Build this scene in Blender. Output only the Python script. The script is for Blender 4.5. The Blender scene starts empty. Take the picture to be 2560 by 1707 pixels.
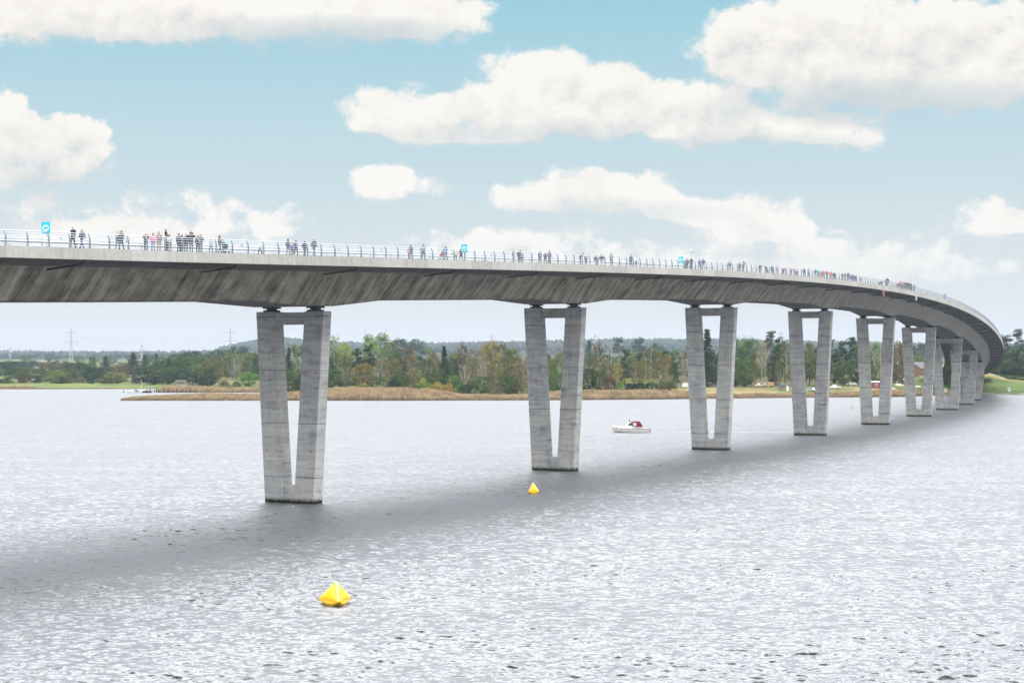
import bpy, bmesh, math, random
from math import sin, cos, tan, pi, sqrt, radians, atan2
from mathutils import Vector, Matrix

random.seed(11)
SC = bpy.context.scene
COL = SC.collection
# ------------------------------------------------------------------ camera
F = 4500.0            # focal length in photo pixels (2560 wide)
CX, YH = 1280.0, 893.26
HC = 15.39            # eye height above the water
cam = bpy.data.cameras.new('camera')
cam.sensor_width = 36.0
cam.lens = F / 2560.0 * 36.0
cam.shift_y = (YH - 853.5) / 2560.0
cam.clip_start = 1.0
cam.clip_end = 40000.0
co = bpy.data.objects.new('camera', cam)
co.location = (0, 0, HC)
co.rotation_euler = (radians(90), 0, 0)
COL.objects.link(co)
SC.camera = co

def on_water(px, py):
    y = F * HC / (py - YH)
    return Vector(((px - CX) / F * y, y, 0))
def at_dist(px, y, z=0.0):
    return Vector(((px - CX) / F * y, y, z))
def z_at(py, y):
    return HC + (YH - py) / F * y

# ------------------------------------------------------------------ object helpers
def tag(o, label=None, cat=None, group=None, kind=None):
    if label: o['label'] = label
    if cat: o['category'] = cat
    if group: o['group'] = group
    if kind: o['kind'] = kind
    return o
def empty(name, loc=(0, 0, 0), rz=0.0, parent=None):
    o = bpy.data.objects.new(name, None)
    o.empty_display_size = 0.5
    o.location = loc
    o.rotation_euler = (0, 0, rz)
    COL.objects.link(o)
    if parent: o.parent = parent
    return o
def copy_tree(o, parent=None):
    c = o.copy()
    COL.objects.link(c)
    c.parent = parent
    for ch in list(o.children):
        copy_tree(ch, c)
    return c

class MB:
    """collects simple shapes that are linked as ONE mesh object"""
    def __init__(s):
        s.v = []; s.f = []; s.m = []; s.uv = {}
    def add(s, vs, fs, mi=0):
        b = len(s.v)
        s.v += [tuple(v) for v in vs]
        for f in fs:
            s.f.append(tuple(i + b for i in f)); s.m.append(mi)
    def box(s, c, size, rz=0.0, mi=0, taper=(1, 1), M=None):
        hx, hy, hz = size[0] / 2, size[1] / 2, size[2] / 2
        vs = []
        for z, tx, ty in ((-hz, 1, 1), (hz, taper[0], taper[1])):
            for x, y in ((-hx, -hy), (hx, -hy), (hx, hy), (-hx, hy)):
                X, Y = x * tx, y * ty
                v = Vector((c[0] + X * cos(rz) - Y * sin(rz), c[1] + X * sin(rz) + Y * cos(rz), c[2] + z))
                vs.append(M @ v if M else v)
        s.add(vs, [(3, 2, 1, 0), (4, 5, 6, 7), (0, 1, 5, 4), (1, 2, 6, 5), (2, 3, 7, 6), (3, 0, 4, 7)], mi)
    def hexa(s, v8, mi=0):
        s.add(v8, [(3, 2, 1, 0), (4, 5, 6, 7), (0, 1, 5, 4), (1, 2, 6, 5), (2, 3, 7, 6), (3, 0, 4, 7)], mi)
    def tube(s, pts, rad, n=8, mi=0, cap=True, flat=None):
        pts = [Vector(p) for p in pts]
        if not hasattr(rad, '__len__'): rad = [rad] * len(pts)
        b = len(s.v); k = len(pts)
        t0 = (pts[1] - pts[0]).normalized()
        ref = Vector((0, 0, 1)) if abs(t0.z) < 0.9 else Vector((0, 1, 0))
        a = t0.cross(ref).normalized()
        for i, p in enumerate(pts):
            t = (pts[min(i + 1, k - 1)] - pts[max(i - 1, 0)])
            if t.length < 1e-9: t = t0.copy()
            t.normalize()
            a = (a - t * a.dot(t))
            if a.length < 1e-6: a = t.cross(ref)
            a.normalize(); c = t.cross(a)
            r = rad[i]
            ra, rb = (r if not hasattr(r, '__len__') else r[0]), (r if not hasattr(r, '__len__') else r[1])
            for j in range(n):
                q = 2 * pi * j / n
                s.v.append(tuple(p + a * (ra * cos(q)) + c * (rb * sin(q))))
        for i in range(k - 1):
            for j in range(n):
                j2 = (j + 1) % n
                s.f.append((b + i * n + j, b + i * n + j2, b + (i + 1) * n + j2, b + (i + 1) * n + j)); s.m.append(mi)
        if cap:
            s.f.append(tuple(b + j for j in range(n))[::-1]); s.m.append(mi)
            s.f.append(tuple(b + (k - 1) * n + j for j in range(n))); s.m.append(mi)
    def ball(s, c, r, nu=10, nv=7, mi=0, M=None, zmin=-1.0):
        c = Vector(c); b = len(s.v)
        if not hasattr(r, '__len__'): r = (r, r, r)
        for i in range(nv + 1):
            ph = -pi / 2 + pi * i / nv
            for j in range(nu):
                th = 2 * pi * j / nu
                d = Vector((r[0] * cos(ph) * cos(th), r[1] * cos(ph) * sin(th), r[2] * max(sin(ph), zmin)))
                if M: d = M @ d
                s.v.append(tuple(c + d))
        for i in range(nv):
            for j in range(nu):
                j2 = (j + 1) % nu
                s.f.append((b + i * nu + j, b + i * nu + j2, b + (i + 1) * nu + j2, b + (i + 1) * nu + j)); s.m.append(mi)
    def prism(s, poly, axis_from, axis_to, mi=0):
        """poly: list of (a,b) in the local x,z plane, swept from y=axis_from to y=axis_to"""
        n = len(poly)
        vs = [(p[0], axis_from, p[1]) for p in poly] + [(p[0], axis_to, p[1]) for p in poly]
        fs = [tuple(range(n)), tuple(range(2 * n - 1, n - 1, -1))]
        fs += [(i, i + n, (i + 1) % n + n, (i + 1) % n) for i in range(n)]
        s.add(vs, fs, mi)
    def mesh(s, name, mats, smooth=False, fixnormals=True):
        me = bpy.data.meshes.new(name)
        me.from_pydata(s.v, [], s.f)
        for m in (mats if isinstance(mats, (list, tuple)) else [mats]): me.materials.append(m)
        me.polygons.foreach_set('material_index', s.m)
        if smooth: me.polygons.foreach_set('use_smooth', [True] * len(s.f))
        if fixnormals:
            bm = bmesh.new(); bm.from_mesh(me)
            bmesh.ops.remove_doubles(bm, verts=bm.verts, dist=1e-5)
            bmesh.ops.recalc_face_normals(bm, faces=bm.faces)
            bm.to_mesh(me); bm.free()
        me.update()
        return me
    def build(s, name, mats, parent=None, loc=(0, 0, 0), rz=0.0, smooth=False, fixnormals=True):
        return link(name, s.mesh(name, mats, smooth, fixnormals), parent, loc, rz)
def link(name, me, parent=None, loc=(0, 0, 0), rz=0.0):
    o = bpy.data.objects.new(name, me)
    o.location = loc; o.rotation_euler = (0, 0, rz)
    COL.objects.link(o)
    if parent: o.parent = parent
    return o

# ------------------------------------------------------------------ node helpers
class NT:
    def __init__(s, tree): s.t = tree; tree.nodes.clear()
    def n(s, typ, props=None, **ins):
        nd = s.t.nodes.new(typ)
        for k, v in (props or {}).items(): setattr(nd, k, v)
        for k, v in ins.items():
            s.set(nd, k, v)
        return nd
    def set(s, nd, k, v):
        key = int(k[1:]) if k[0] == 'i' and k[1:].isdigit() else k.replace('_', ' ')
        inp = nd.inputs[key]
        if isinstance(v, bpy.types.NodeSocket): s.t.links.new(v, inp)
        elif isinstance(v, bpy.types.Node): s.t.links.new(v.outputs[0], inp)
        else: inp.default_value = v
    def math(s, op, a, b=0.0, c=0.0, clamp=False):
        nd = s.n('ShaderNodeMath', {'operation': op, 'use_clamp': clamp}, i0=a, i1=b)
        if op in ('MULTIPLY_ADD', 'COMPARE', 'SMOOTH_MIN', 'SMOOTH_MAX', 'WRAP'): s.set(nd, 'i2', c)
        return nd.outputs[0]
    def mapr(s, v, a, b, c=0.0, d=1.0, smooth=True):
        return s.n('ShaderNodeMapRange', {'interpolation_type': 'SMOOTHSTEP' if smooth else 'LINEAR'}, Value=v, From_Min=a, From_Max=b, To_Min=c, To_Max=d).outputs[0]
    def mix(s, f, a, b, blend='MIX'):
        nd = s.n('ShaderNodeMix', {'data_type': 'RGBA', 'blend_type': blend, 'clamp_factor': True})
        s.set(nd, 'i0', f); s.set(nd, 'i6', a); s.set(nd, 'i7', b)
        return nd.outputs[2]
    def noise(s, vec, scale, detail=3.0, rough=0.5, dim='3D', out=0, dist=0.0):
        nd = s.n('ShaderNodeTexNoise', {'noise_dimensions': dim}, Scale=scale, Detail=detail, Roughness=rough, Distortion=dist)
        if vec is not None: s.set(nd, 'Vector', vec)
        return nd.outputs[out]
    def mapping(s, vec, scale=(1, 1, 1), loc=(0, 0, 0)):
        return s.n('ShaderNodeMapping', None, Vector=vec, Scale=scale, Location=loc).outputs[0]
    def ramp(s, v, stops):
        nd = s.n('ShaderNodeValToRGB', None, Fac=v)
        el = nd.color_ramp.elements
        while len(el) < len(stops): el.new(0.5)
        for e, (p, c) in zip(el, stops):
            e.position = p; e.color = (*c, 1) if len(c) == 3 else c
        return nd.outputs[0]
def rgb(*c): return (c[0], c[1], c[2], 1.0)
MATS = {}
def mat(name):
    m = bpy.data.materials.new(name); m.use_nodes = True
    MATS[name] = m
    return m, NT(m.node_tree)
def finish(m, nt, color, rough=0.6, metal=0.0, normal=None, spec=None, **kw):
    b = nt.n('ShaderNodeBsdfPrincipled', None, Base_Color=color, Roughness=rough, Metallic=metal)
    if normal is not None: nt.set(b, 'Normal', normal)
    if spec is not None: nt.set(b, 'Specular IOR Level', spec)
    for k, v in kw.items(): nt.set(b, k, v)
    o = nt.n('ShaderNodeOutputMaterial', None, Surface=b.outputs[0])
    return m
def plain(name, c, rough=0.6, metal=0.0, var=0.12, scale=3.0, spec=None):
    """a paint or plastic with a little uneven tone and dirt"""
    m, nt = mat(name)
    tc = nt.n('ShaderNodeTexCoord').outputs['Object']
    f = nt.noise(tc, scale, 4)
    k = nt.mapr(f, 0.25, 0.75, 1 - var, 1 + var)
    cc = nt.mix(1.0, rgb(*c), nt.n('ShaderNodeCombineColor', None, Red=k, Green=k, Blue=k).outputs[0], 'MULTIPLY')
    return finish(m, nt, cc, rough, metal, spec=spec)
def tinted(name, rough=0.8, var=0.15, scale=8.0, spec=0.3):
    """colour comes from the object's own colour: cloth, car paint"""
    m, nt = mat(name)
    oi = nt.n('ShaderNodeObjectInfo').outputs['Color']
    tc = nt.n('ShaderNodeTexCoord').outputs['Object']
    k = nt.mapr(nt.noise(tc, scale, 4), 0.25, 0.75, 1 - var, 1 + var)
    cc = nt.mix(1.0, oi, nt.n('ShaderNodeCombineColor', None, Red=k, Green=k, Blue=k).outputs[0], 'MULTIPLY')
    return finish(m, nt, cc, rough, spec=spec)

# ------------------------------------------------------------------ materials
def m_pier():
    m, nt = mat('pier_concrete')
    tc = nt.n('ShaderNodeTexCoord').outputs['Object']
    rnd = nt.n('ShaderNodeObjectInfo').outputs['Random']
    sep = nt.n('ShaderNodeSeparateXYZ', None, Vector=tc)
    z = sep.outputs[2]
    zl = nt.math('DIVIDE', nt.math('SUBTRACT', z, 2.7), 5.65)
    fr = nt.math('FRACT', zl); fl = nt.math('FLOOR', zl)
    off = nt.n('ShaderNodeCombineXYZ', None, X=nt.math('MULTIPLY', rnd, 90.0), Y=fl, Z=nt.math('MULTIPLY', rnd, 31.0)).outputs[0]
    lift = nt.n('ShaderNodeTexWhiteNoise', None, Vector=off).outputs[0]
    p2 = nt.n('ShaderNodeVectorMath', {'operation': 'ADD'}, i0=tc, i1=off).outputs[0]
    big = nt.noise(p2, 0.35, 5, 0.6)
    hor = nt.noise(nt.mapping(p2, (0.25, 0.25, 2.6)), 1.0, 5, 0.65)
    ver = nt.noise(nt.mapping(p2, (3.0, 3.0, 0.18)), 1.0, 4, 0.6)
    fine = nt.noise(tc, 14.0, 3, 0.6)
    v = nt.math('MULTIPLY_ADD', nt.math('SUBTRACT', big, 0.5), 0.75, 1.0)
    v = nt.math('ADD', v, nt.math('MULTIPLY', nt.math('SUBTRACT', hor, 0.5), 1.15))
    v = nt.math('ADD', v, nt.math('MULTIPLY', nt.math('SUBTRACT', ver, 0.5), 0.5))
    v = nt.math('ADD', v, nt.math('MULTIPLY', nt.math('SUBTRACT', fine, 0.5), 0.35))
    v = nt.math('ADD', v, nt.math('MULTIPLY', nt.math('SUBTRACT', lift, 0.5), 0.22))
    joint = nt.math('MULTIPLY', nt.mapr(fr, 0.006, 0.02, 1, 0), 0.6)
    stain = nt.mapr(nt.noise(nt.mapping(p2, (.55, .55, 1.1), (9, 4, 2)), 1.0, 6, 0.68), 0.5, 0.68, 0, 0.3)
    v = nt.math('SUBTRACT', v, stain)
    v = nt.math('SUBTRACT', v, joint)
    # formwork tie holes
    hx = nt.math('ABSOLUTE', nt.math('SUBTRACT', nt.math('FRACT', nt.math('MULTIPLY', sep.outputs[0], 0.55)), 0.5))
    hz = nt.math('ABSOLUTE', nt.math('SUBTRACT', nt.math('FRACT', nt.math('MULTIPLY', z, 0.36)), 0.5))
    hole = nt.math('MULTIPLY', nt.mapr(hx, 0.02, 0.06, 1, 0), nt.mapr(hz, 0.015, 0.04, 1, 0))
    v = nt.math('SUBTRACT', v, nt.math('MULTIPLY', hole, 0.4))
    v = nt.math('MAXIMUM', v, 0.25)
    tint = nt.mix(nt.mapr(big, 0.35, 0.7), rgb(0.325, 0.335, 0.345), rgb(0.335, 0.33, 0.31))
    c = nt.mix(1.0, tint, nt.n('ShaderNodeCombineColor', None, Red=v, Green=v, Blue=v).outputs[0], 'MULTIPLY')
    zz = nt.math('ADD', z, nt.math('MULTIPLY', nt.math('SUBTRACT', nt.noise(tc, 2.5, 3), 0.5), 0.5))
    c = nt.mix(nt.mapr(zz, 0.75, 0.2), c, rgb(0.115, 0.115, 0.075))
    c = nt.mix(nt.mapr(zz, 0.36, 0.2), c, rgb(0.012, 0.014, 0.01))
    bmp = nt.n('ShaderNodeBump', None, Strength=0.35, Distance=0.03, Height=hor).outputs[0]
    return finish(m, nt, c, 0.85, normal=bmp, spec=0.2)
def m_girder():
    m, nt = mat('girder_concrete')
    uv = nt.n('ShaderNodeUVMap', {'uv_map': 'along_down'}).outputs[0]
    sep = nt.n('ShaderNodeSeparateXYZ', None, Vector=uv)
    s, d = sep.outputs[0], sep.outputs[1]
    st1 = nt.noise(nt.mapping(uv, (0.72, 0.05, 1)), 1.0, 5, 0.62, '2D')
    st2 = nt.noise(nt.mapping(uv, (3.4, 0.16, 1), (7, 3, 0)), 1.0, 5, 0.7, '2D')
    blot = nt.noise(nt.mapping(uv, (0.45, 0.5, 1), (31, 0, 0)), 1.0, 5, 0.6, '2D')
    fine = nt.noise(uv, 6.0, 4, 0.65, '2D')
    v = nt.math('ADD', nt.math('MULTIPLY', nt.math('SUBTRACT', st1, 0.5), 1.3), nt.math('MULTIPLY', nt.math('SUBTRACT', st2, 0.5), 0.75))
    v = nt.math('ADD', v, nt.math('MULTIPLY', nt.math('SUBTRACT', blot, 0.5), 1.0))
    v = nt.math('ADD', v, nt.math('MULTIPLY', nt.math('SUBTRACT', fine, 0.5), 0.35))
    v = nt.math('ADD', v, 0.5, clamp=True)
    c = nt.ramp(v, [(0.0, (0.095, 0.088, 0.083)), (0.32, (0.20, 0.185, 0.16)), (0.56, (0.34, 0.31, 0.255)), (0.80, (0.46, 0.425, 0.36)), (1.0, (0.58, 0.55, 0.49))])
    # pale lime runs at the formwork seams
    f = nt.math('ABSOLUTE', nt.math('SUBTRACT', nt.math('FRACT', nt.math('DIVIDE', s, 2.35)), 0.5))
    seam = nt.mapr(f, 0.0, 0.035, 1, 0)
    seam = nt.math('MULTIPLY', seam, nt.mapr(nt.noise(nt.mapping(uv, (0.3, 0.12, 1), (0, 60, 0)), 1.0, 3, 0.6, '2D'), 0.4, 0.62, 0.15, 0.9))
    c = nt.mix(seam, c, rgb(0.40, 0.385, 0.35))
    # streaks fade into an even paler tone farther along the bridge
    wash = nt.mapr(s, 60.0, 300.0, 0.0, 0.70)
    c = nt.mix(wash, c, rgb(0.43, 0.41, 0.38))
    brown = nt.mapr(nt.noise(nt.mapping(uv, (0.6, 0.12, 1), (5, 40, 0)), 1.0, 4, 0.6, '2D'), 0.55, 0.75, 0, 0.5)
    c = nt.mix(brown, c, rgb(0.19, 0.165, 0.11))
    return finish(m, nt, c, 0.9, spec=0.15)
def m_soffit():
    m, nt = mat('soffit_concrete')
    uv = nt.n('ShaderNodeUVMap', {'uv_map': 'along_down'}).outputs[0]
    board = nt.noise(nt.mapping(uv, (0.06, 3.0, 1)), 1.0, 4, 0.6, '2D')
    big = nt.noise(uv, 0.3, 4, 0.6, '2D')
    v = nt.math('ADD', nt.math('MULTIPLY', board, 0.6), nt.math('MULTIPLY', big, 0.6))
    c = nt.ramp(v, [(0.3, (0.16, 0.155, 0.155)), (0.65, (0.235, 0.23, 0.225)), (0.9, (0.29, 0.285, 0.28))])
    return finish(m, nt, c, 0.9, spec=0.15)
def m_fascia():
    m, nt = mat('edge_beam_concrete')
    uv = nt.n('ShaderNodeUVMap', {'uv_map': 'along_down'}).outputs[0]
    sep = nt.n('ShaderNodeSeparateXYZ', None, Vector=uv)
    q = nt.math('DIVIDE', sep.outputs[0], 4.7)
    pan = nt.n('ShaderNodeTexWhiteNoise', {'noise_dimensions': '1D'}, W=nt.math('FLOOR', q)).outputs[0]
    fr = nt.math('FRACT', q)
    joint = nt.math('ADD', nt.mapr(fr, 0.0, 0.008, 1, 0), nt.mapr(fr, 0.992, 1.0, 0, 1), clamp=True)
    drip = nt.noise(nt.mapping(uv, (2.2, 0.25, 1)), 1.0, 5, 0.65, '2D')
    blot = nt.noise(uv, 1.3, 5, 0.6, '2D')
    v = nt.math('ADD', nt.math('MULTIPLY', nt.math('SUBTRACT', pan, 0.5), 0.2), nt.math('MULTIPLY', nt.math('SUBTRACT', drip, 0.5), 0.5))
    v = nt.math('ADD', v, nt.math('MULTIPLY', nt.math('SUBTRACT', blot, 0.5), 0.3))
    v = nt.math('ADD', v, 0.93)
    v = nt.math('SUBTRACT', v, nt.math('MULTIPLY', joint, 0.25))
    c = nt.mix(1.0, rgb(0.40, 0.395, 0.37), nt.n('ShaderNodeCombineColor', None, Red=v, Green=v, Blue=v).outputs[0], 'MULTIPLY')
    return finish(m, nt, c, 0.85, spec=0.2)
def m_water():
    m, nt = mat('fjord_water')
    pos = nt.n('ShaderNodeNewGeometry').outputs['Position']
    # wave slopes: three sizes of wave, each a random field of surface tilt
    def slope(sc, loc, rough, det, dist=0.0):
        c = nt.n('ShaderNodeTexNoise', {'noise_dimensions': '3D'}, Vector=nt.mapping(pos, sc, loc), Scale=1.0, Detail=det, Roughness=rough, Distortion=dist).outputs['Color']
        return nt.n('ShaderNodeVectorMath', {'operation': 'SUBTRACT'}, i0=c, i1=(0.5, 0.5, 0.5)).outputs[0]
    a = slope((0.9, 1.9, 1), (0, 0, 0), 0.62, 4.0, 0.3)
    b = slope((2.8, 4.6, 1), (40, 9, 0), 0.6, 3.0)
    c = slope((0.05, 0.16, 1), (3, 77, 5), 0.5, 2.0)
    # breeze patches: rougher and smoother water
    gust = nt.mapr(nt.noise(nt.mapping(pos, (0.006, 0.03, 1)), 1.0, 4, 0.6), 0.35, 0.65, 0.75, 1.2)
    sm = nt.n('ShaderNodeVectorMath', {'operation': 'SCALE'}, i0=a, Scale=1.9).outputs[0]
    sm2 = nt.n('ShaderNodeVectorMath', {'operation': 'SCALE'}, i0=b, Scale=1.5).outputs[0]
    sm3 = nt.n('ShaderNodeVectorMath', {'operation': 'SCALE'}, i0=c, Scale=0.3).outputs[0]
    t = nt.n('ShaderNodeVectorMath', {'operation': 'ADD'}, i0=sm, i1=sm2).outputs[0]
    t = nt.n('ShaderNodeVectorMath', {'operation': 'ADD'}, i0=t, i1=sm3).outputs[0]
    t = nt.n('ShaderNodeVectorMath', {'operation': 'SCALE'}, i0=t, Scale=gust).outputs[0]
    t = nt.n('ShaderNodeVectorMath', {'operation': 'MULTIPLY'}, i0=t, i1=(0.7, 1.0, 0.0)).outputs[0]
    py_ = nt.n('ShaderNodeSeparateXYZ', None, Vector=pos).outputs[1]
    away = nt.mapr(py_, 130.0, 420.0, 0.0, 1.0)      # open water beyond the modelled ripples is ruffled more finely
    t = nt.n('ShaderNodeVectorMath', {'operation': 'SCALE'}, i0=t, Scale=nt.math('MULTIPLY_ADD', away, 0.2, 0.8)).outputs[0]
    nrm = nt.n('ShaderNodeVectorMath', {'operation': 'ADD'}, i0=t, i1=nt.n('ShaderNodeNewGeometry').outputs['Normal']).outputs[0]
    nrm = nt.n('ShaderNodeVectorMath', {'operation': 'NORMALIZE'}, i0=nrm).outputs[0]
    fr = nt.n('ShaderNodeFresnel', None, IOR=1.36, Normal=nrm).outputs[0]
    fac = nt.mapr(fr, 0.026, 0.135, 0.001, 0.335, False)
    fac = nt.math('MULTIPLY', fac, nt.math('MULTIPLY_ADD', away, -0.10, 1.0))  # reflection also cut with distance to tone down overbright far water
    dif = nt.n('ShaderNodeBsdfDiffuse', None, Color=rgb(0.008, 0.012, 0.014))
    gl = nt.n('ShaderNodeBsdfGlossy', None, Color=rgb(0.935, 0.95, 1.0), Roughness=nt.math('MULTIPLY_ADD', away, 0.09, 0.365), Normal=nrm)
    mx = nt.n('ShaderNodeMixShader', None, Fac=fac, i1=dif.outputs[0], i2=gl.outputs[0])
    nt.n('ShaderNodeOutputMaterial', None, Surface=mx.outputs[0])
    return m
def m_foliage():
    m, nt = mat('foliage')
    oi = nt.n('ShaderNodeObjectInfo')
    tc = nt.n('ShaderNodeTexCoord').outputs['Object']
    p = nt.n('ShaderNodeVectorMath', {'operation': 'ADD'}, i0=tc, i1=nt.n('ShaderNodeCombineXYZ', None, X=nt.math('MULTIPLY', oi.outputs['Random'], 80.0)).outputs[0]).outputs[0]
    cl = nt.noise(p, 0.38, 3, 0.6)
    lf = nt.noise(p, 2.6, 2, 0.6)
    k = nt.math('ADD', nt.mapr(cl, 0.3, 0.7, 0.5, 1.5, False), nt.math('MULTIPLY', nt.math('SUBTRACT', lf, 0.5), 0.8))
    k = nt.math('MAXIMUM', k, 0.2)
    c = nt.mix(1.0, oi.outputs['Color'], nt.n('ShaderNodeCombineColor', None, Red=k, Green=k, Blue=k).outputs[0], 'MULTIPLY')
    turn = nt.mapr(nt.noise(p, 0.22, 2, 0.5), 0.52, 0.72, 0, 0.3)
    c = nt.mix(turn, c, nt.mix(1.0, c, rgb(1.7, 1.25, 0.75), 'MULTIPLY'))
    d = nt.n('ShaderNodeBsdfDiffuse', None, Color=c)
    t = nt.n('ShaderNodeBsdfTranslucent', None, Color=c)
    g = nt.n('ShaderNodeMixShader', None, Fac=0.35, i1=d.outputs[0], i2=t.outputs[0])
    nt.n('ShaderNodeOutputMaterial', None, Surface=g.outputs[0])
    return m
def m_bark():
    m, nt = mat('bark')
    oi = nt.n('ShaderNodeObjectInfo').outputs['Color']
    tc = nt.n('ShaderNodeTexCoord').outputs['Object']
    n1 = nt.noise(nt.mapping(tc, (4, 4, 1.2)), 1.0, 4, 0.65)
    k = nt.mapr(n1, 0.3, 0.7, 0.55, 1.25)
    c = nt.mix(1.0, oi, nt.n('ShaderNodeCombineColor', None, Red=k, Green=k, Blue=k).outputs[0], 'MULTIPLY')
    return finish(m, nt, c, 0.9, spec=0.1)
def m_ground():
    m, nt = mat('land')
    at = nt.n('ShaderNodeVertexColor', {'layer_name': 'cover'}).outputs[0]
    pos = nt.n('ShaderNodeNewGeometry').outputs['Position']
    k = nt.math('ADD', nt.mapr(nt.noise(pos, 0.06, 5, 0.6), 0.3, 0.7, 0.7, 1.3), nt.math('MULTIPLY', nt.math('SUBTRACT', nt.noise(pos, 1.1, 3, 0.6), 0.5), 0.7))
    c = nt.mix(1.0, at, nt.n('ShaderNodeCombineColor', None, Red=k, Green=k, Blue=k).outputs[0], 'MULTIPLY')
    dry = nt.mapr(nt.noise(nt.mapping(pos, (1, 0.4, 1), (60, 0, 0)), 0.05, 4, 0.6), 0.5, 0.66, 0, 0.5)
    c = nt.mix(dry, c, nt.mix(1.0, c, rgb(1.6, 1.2, 0.9), 'MULTIPLY'))
    return finish(m, nt, c, 0.95, spec=0.05)
def m_reed():
    m, nt = mat('reed_stems')
    pos = nt.n('ShaderNodeNewGeometry').outputs['Position']
    z = nt.n('ShaderNodeSeparateXYZ', None, Vector=pos).outputs[2]
    n1 = nt.noise(nt.mapping(pos, (0.25, 0.25, 0.1)), 1.0, 4, 0.65)
    n2 = nt.noise(nt.mapping(pos, (2.5, 2.5, 0.3)), 1.0, 3, 0.6)
    v = nt.math('ADD', n1, nt.math('MULTIPLY', nt.math('SUBTRACT', n2, 0.5), 0.7))
    c = nt.ramp(v, [(0.28, (0.19, 0.14, 0.085)), (0.5, (0.38, 0.285, 0.17)), (0.72, (0.52, 0.41, 0.25))])
    # the feathery heads are paler, the stems darken towards the foot
    c = nt.mix(nt.mapr(z, 0.1, 1.6, 0.6, 0.0), c, rgb(0.12, 0.095, 0.055))
    d = nt.n('ShaderNodeBsdfDiffuse', None, Color=c)
    t = nt.n('ShaderNodeBsdfTranslucent', None, Color=c)
    g = nt.n('ShaderNodeMixShader', None, Fac=0.25, i1=d.outputs[0], i2=t.outputs[0])
    nt.n('ShaderNodeOutputMaterial', None, Surface=g.outputs[0])
    return m
def m_asphalt():
    m, nt = mat('asphalt')
    tc = nt.n('ShaderNodeTexCoord').outputs['Object']
    c = nt.ramp(nt.noise(tc, 3.0, 5), [(0.3, (0.04, 0.04, 0.042)), (0.7, (0.065, 0.064, 0.063))])
    return finish(m, nt, c, 0.9)
PIER, GIRD, SOFF, FASC = m_pier(), m_girder(), m_soffit(), m_fascia()
WATER, LEAF, BARK, LAND, REED, ASPH = m_water(), m_foliage(), m_bark(), m_ground(), m_reed(), m_asphalt()
STEEL = plain('galvanised_steel', (0.30, 0.33, 0.37), 0.45, 0.6, 0.15, 6)
RAIL = plain('pale_rail_steel', (0.52, 0.55, 0.60), 0.4, 0.4, 0.1, 6)
DARK = plain('black_rubber', (0.018, 0.018, 0.02), 0.6)
PIPE = plain('dark_pipe', (0.06, 0.062, 0.065), 0.5)
WHITE = plain('white_paint', (0.78, 0.78, 0.75), 0.35, 0, 0.05, 2)
GEL = plain('boat_gelcoat', (0.80, 0.79, 0.73), 0.25, 0, 0.05, 2)
GLASS = plain('dark_window_glass', (0.06, 0.085, 0.10), 0.08, 0, 0.2, 1.0, 0.8)
YEL = plain('yellow_vinyl', (0.80, 0.50, 0.004), 0.35, 0, 0.05, 1.5)
TAPE = plain('white_seam_tape', (0.85, 0.85, 0.78), 0.5)
REDC = plain('red_canvas', (0.20, 0.008, 0.022), 0.8, 0, 0.2, 3)
TEAL = plain('teal_board', (0.0, 0.50, 0.60), 0.5, 0, 0.03)
REDP = plain('red_paint', (0.42, 0.04, 0.04), 0.5)
WOOD = plain('weathered_wood', (0.16, 0.125, 0.09), 0.85, 0, 0.3, 2)
REDW = plain('red_boards', (0.25, 0.035, 0.03), 0.8, 0, 0.2, 2)
BROWNW = plain('brown_boards', (0.19, 0.105, 0.06), 0.85, 0, 0.3, 2)
DARKW = plain('black_tarred_boards', (0.022, 0.02, 0.022), 0.85, 0, 0.3, 2)
ROOFG = plain('mossy_roof', (0.13, 0.14, 0.03), 0.9, 0, 0.3, 2)
ROOFD = plain('dark_roof', (0.06, 0.055, 0.055), 0.85, 0, 0.25, 2)
ROOFR = plain('red_roof', (0.20, 0.06, 0.04), 0.85, 0, 0.25, 2)
SKIN = plain('skin', (0.52, 0.32, 0.23), 0.55, 0, 0.06, 10)
EYE = plain('eye_dark', (0.03, 0.02, 0.02), 0.3)
CLOTH = tinted('cloth')
HAIRM = tinted('hair', 0.6, 0.25, 40)
CARP = tinted('car_paint', 0.25, 0.05, 2, 0.5)
RUST = plain('rusty_plate', (.30, .13, .03), .8)

# ------------------------------------------------------------------ the line of the bridge
BX1, BZ1, TH, K1, K2, K3 = -23.1525, 191.22, 0.508967, -5.66853e-4, 1.213961e-6, -2.566965e-9
HP = (29.81738, -3.136636, -12.980243, -1.119455, 2.966377)
S0, S1, DS = -170.0, 900.0, 1.0
_path = []
def _build_path():
    def ang(s): return TH + K1 * s + K2 * s * s / 2 + K3 * s ** 3 / 3
    fw = []; x, y = BX1, BZ1; s = 0.0
    while s <= S1:
        fw.append((s, x, y, ang(s))); a = ang(s + DS / 2); x += sin(a) * DS; y += cos(a) * DS; s += DS
    bw = []; x, y = BX1, BZ1; s = 0.0
    while s > S0:
        a = ang(s - DS / 2); x -= sin(a) * DS; y -= cos(a) * DS; s -= DS
        bw.append((s, x, y, ang(s)))
    return bw[::-1] + fw
_path = _build_path()
def path(s):
    i = (s - _path[0][0]) / DS
    k = int(max(0, min(len(_path) - 2, math.floor(i)))); t = i - k
    a, b = _path[k], _path[k + 1]
    return (a[1] + (b[1] - a[1]) * t, a[2] + (b[2] - a[2]) * t, a[3] + (b[3] - a[3]) * t)
def deck_h(s):
    s = min(s, 745.0)
    u = (s - 245.0) / 300.0
    return HP[0] + HP[1] * u + HP[2] * u * u + HP[3] * u ** 3 + HP[4] * u ** 4
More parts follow.
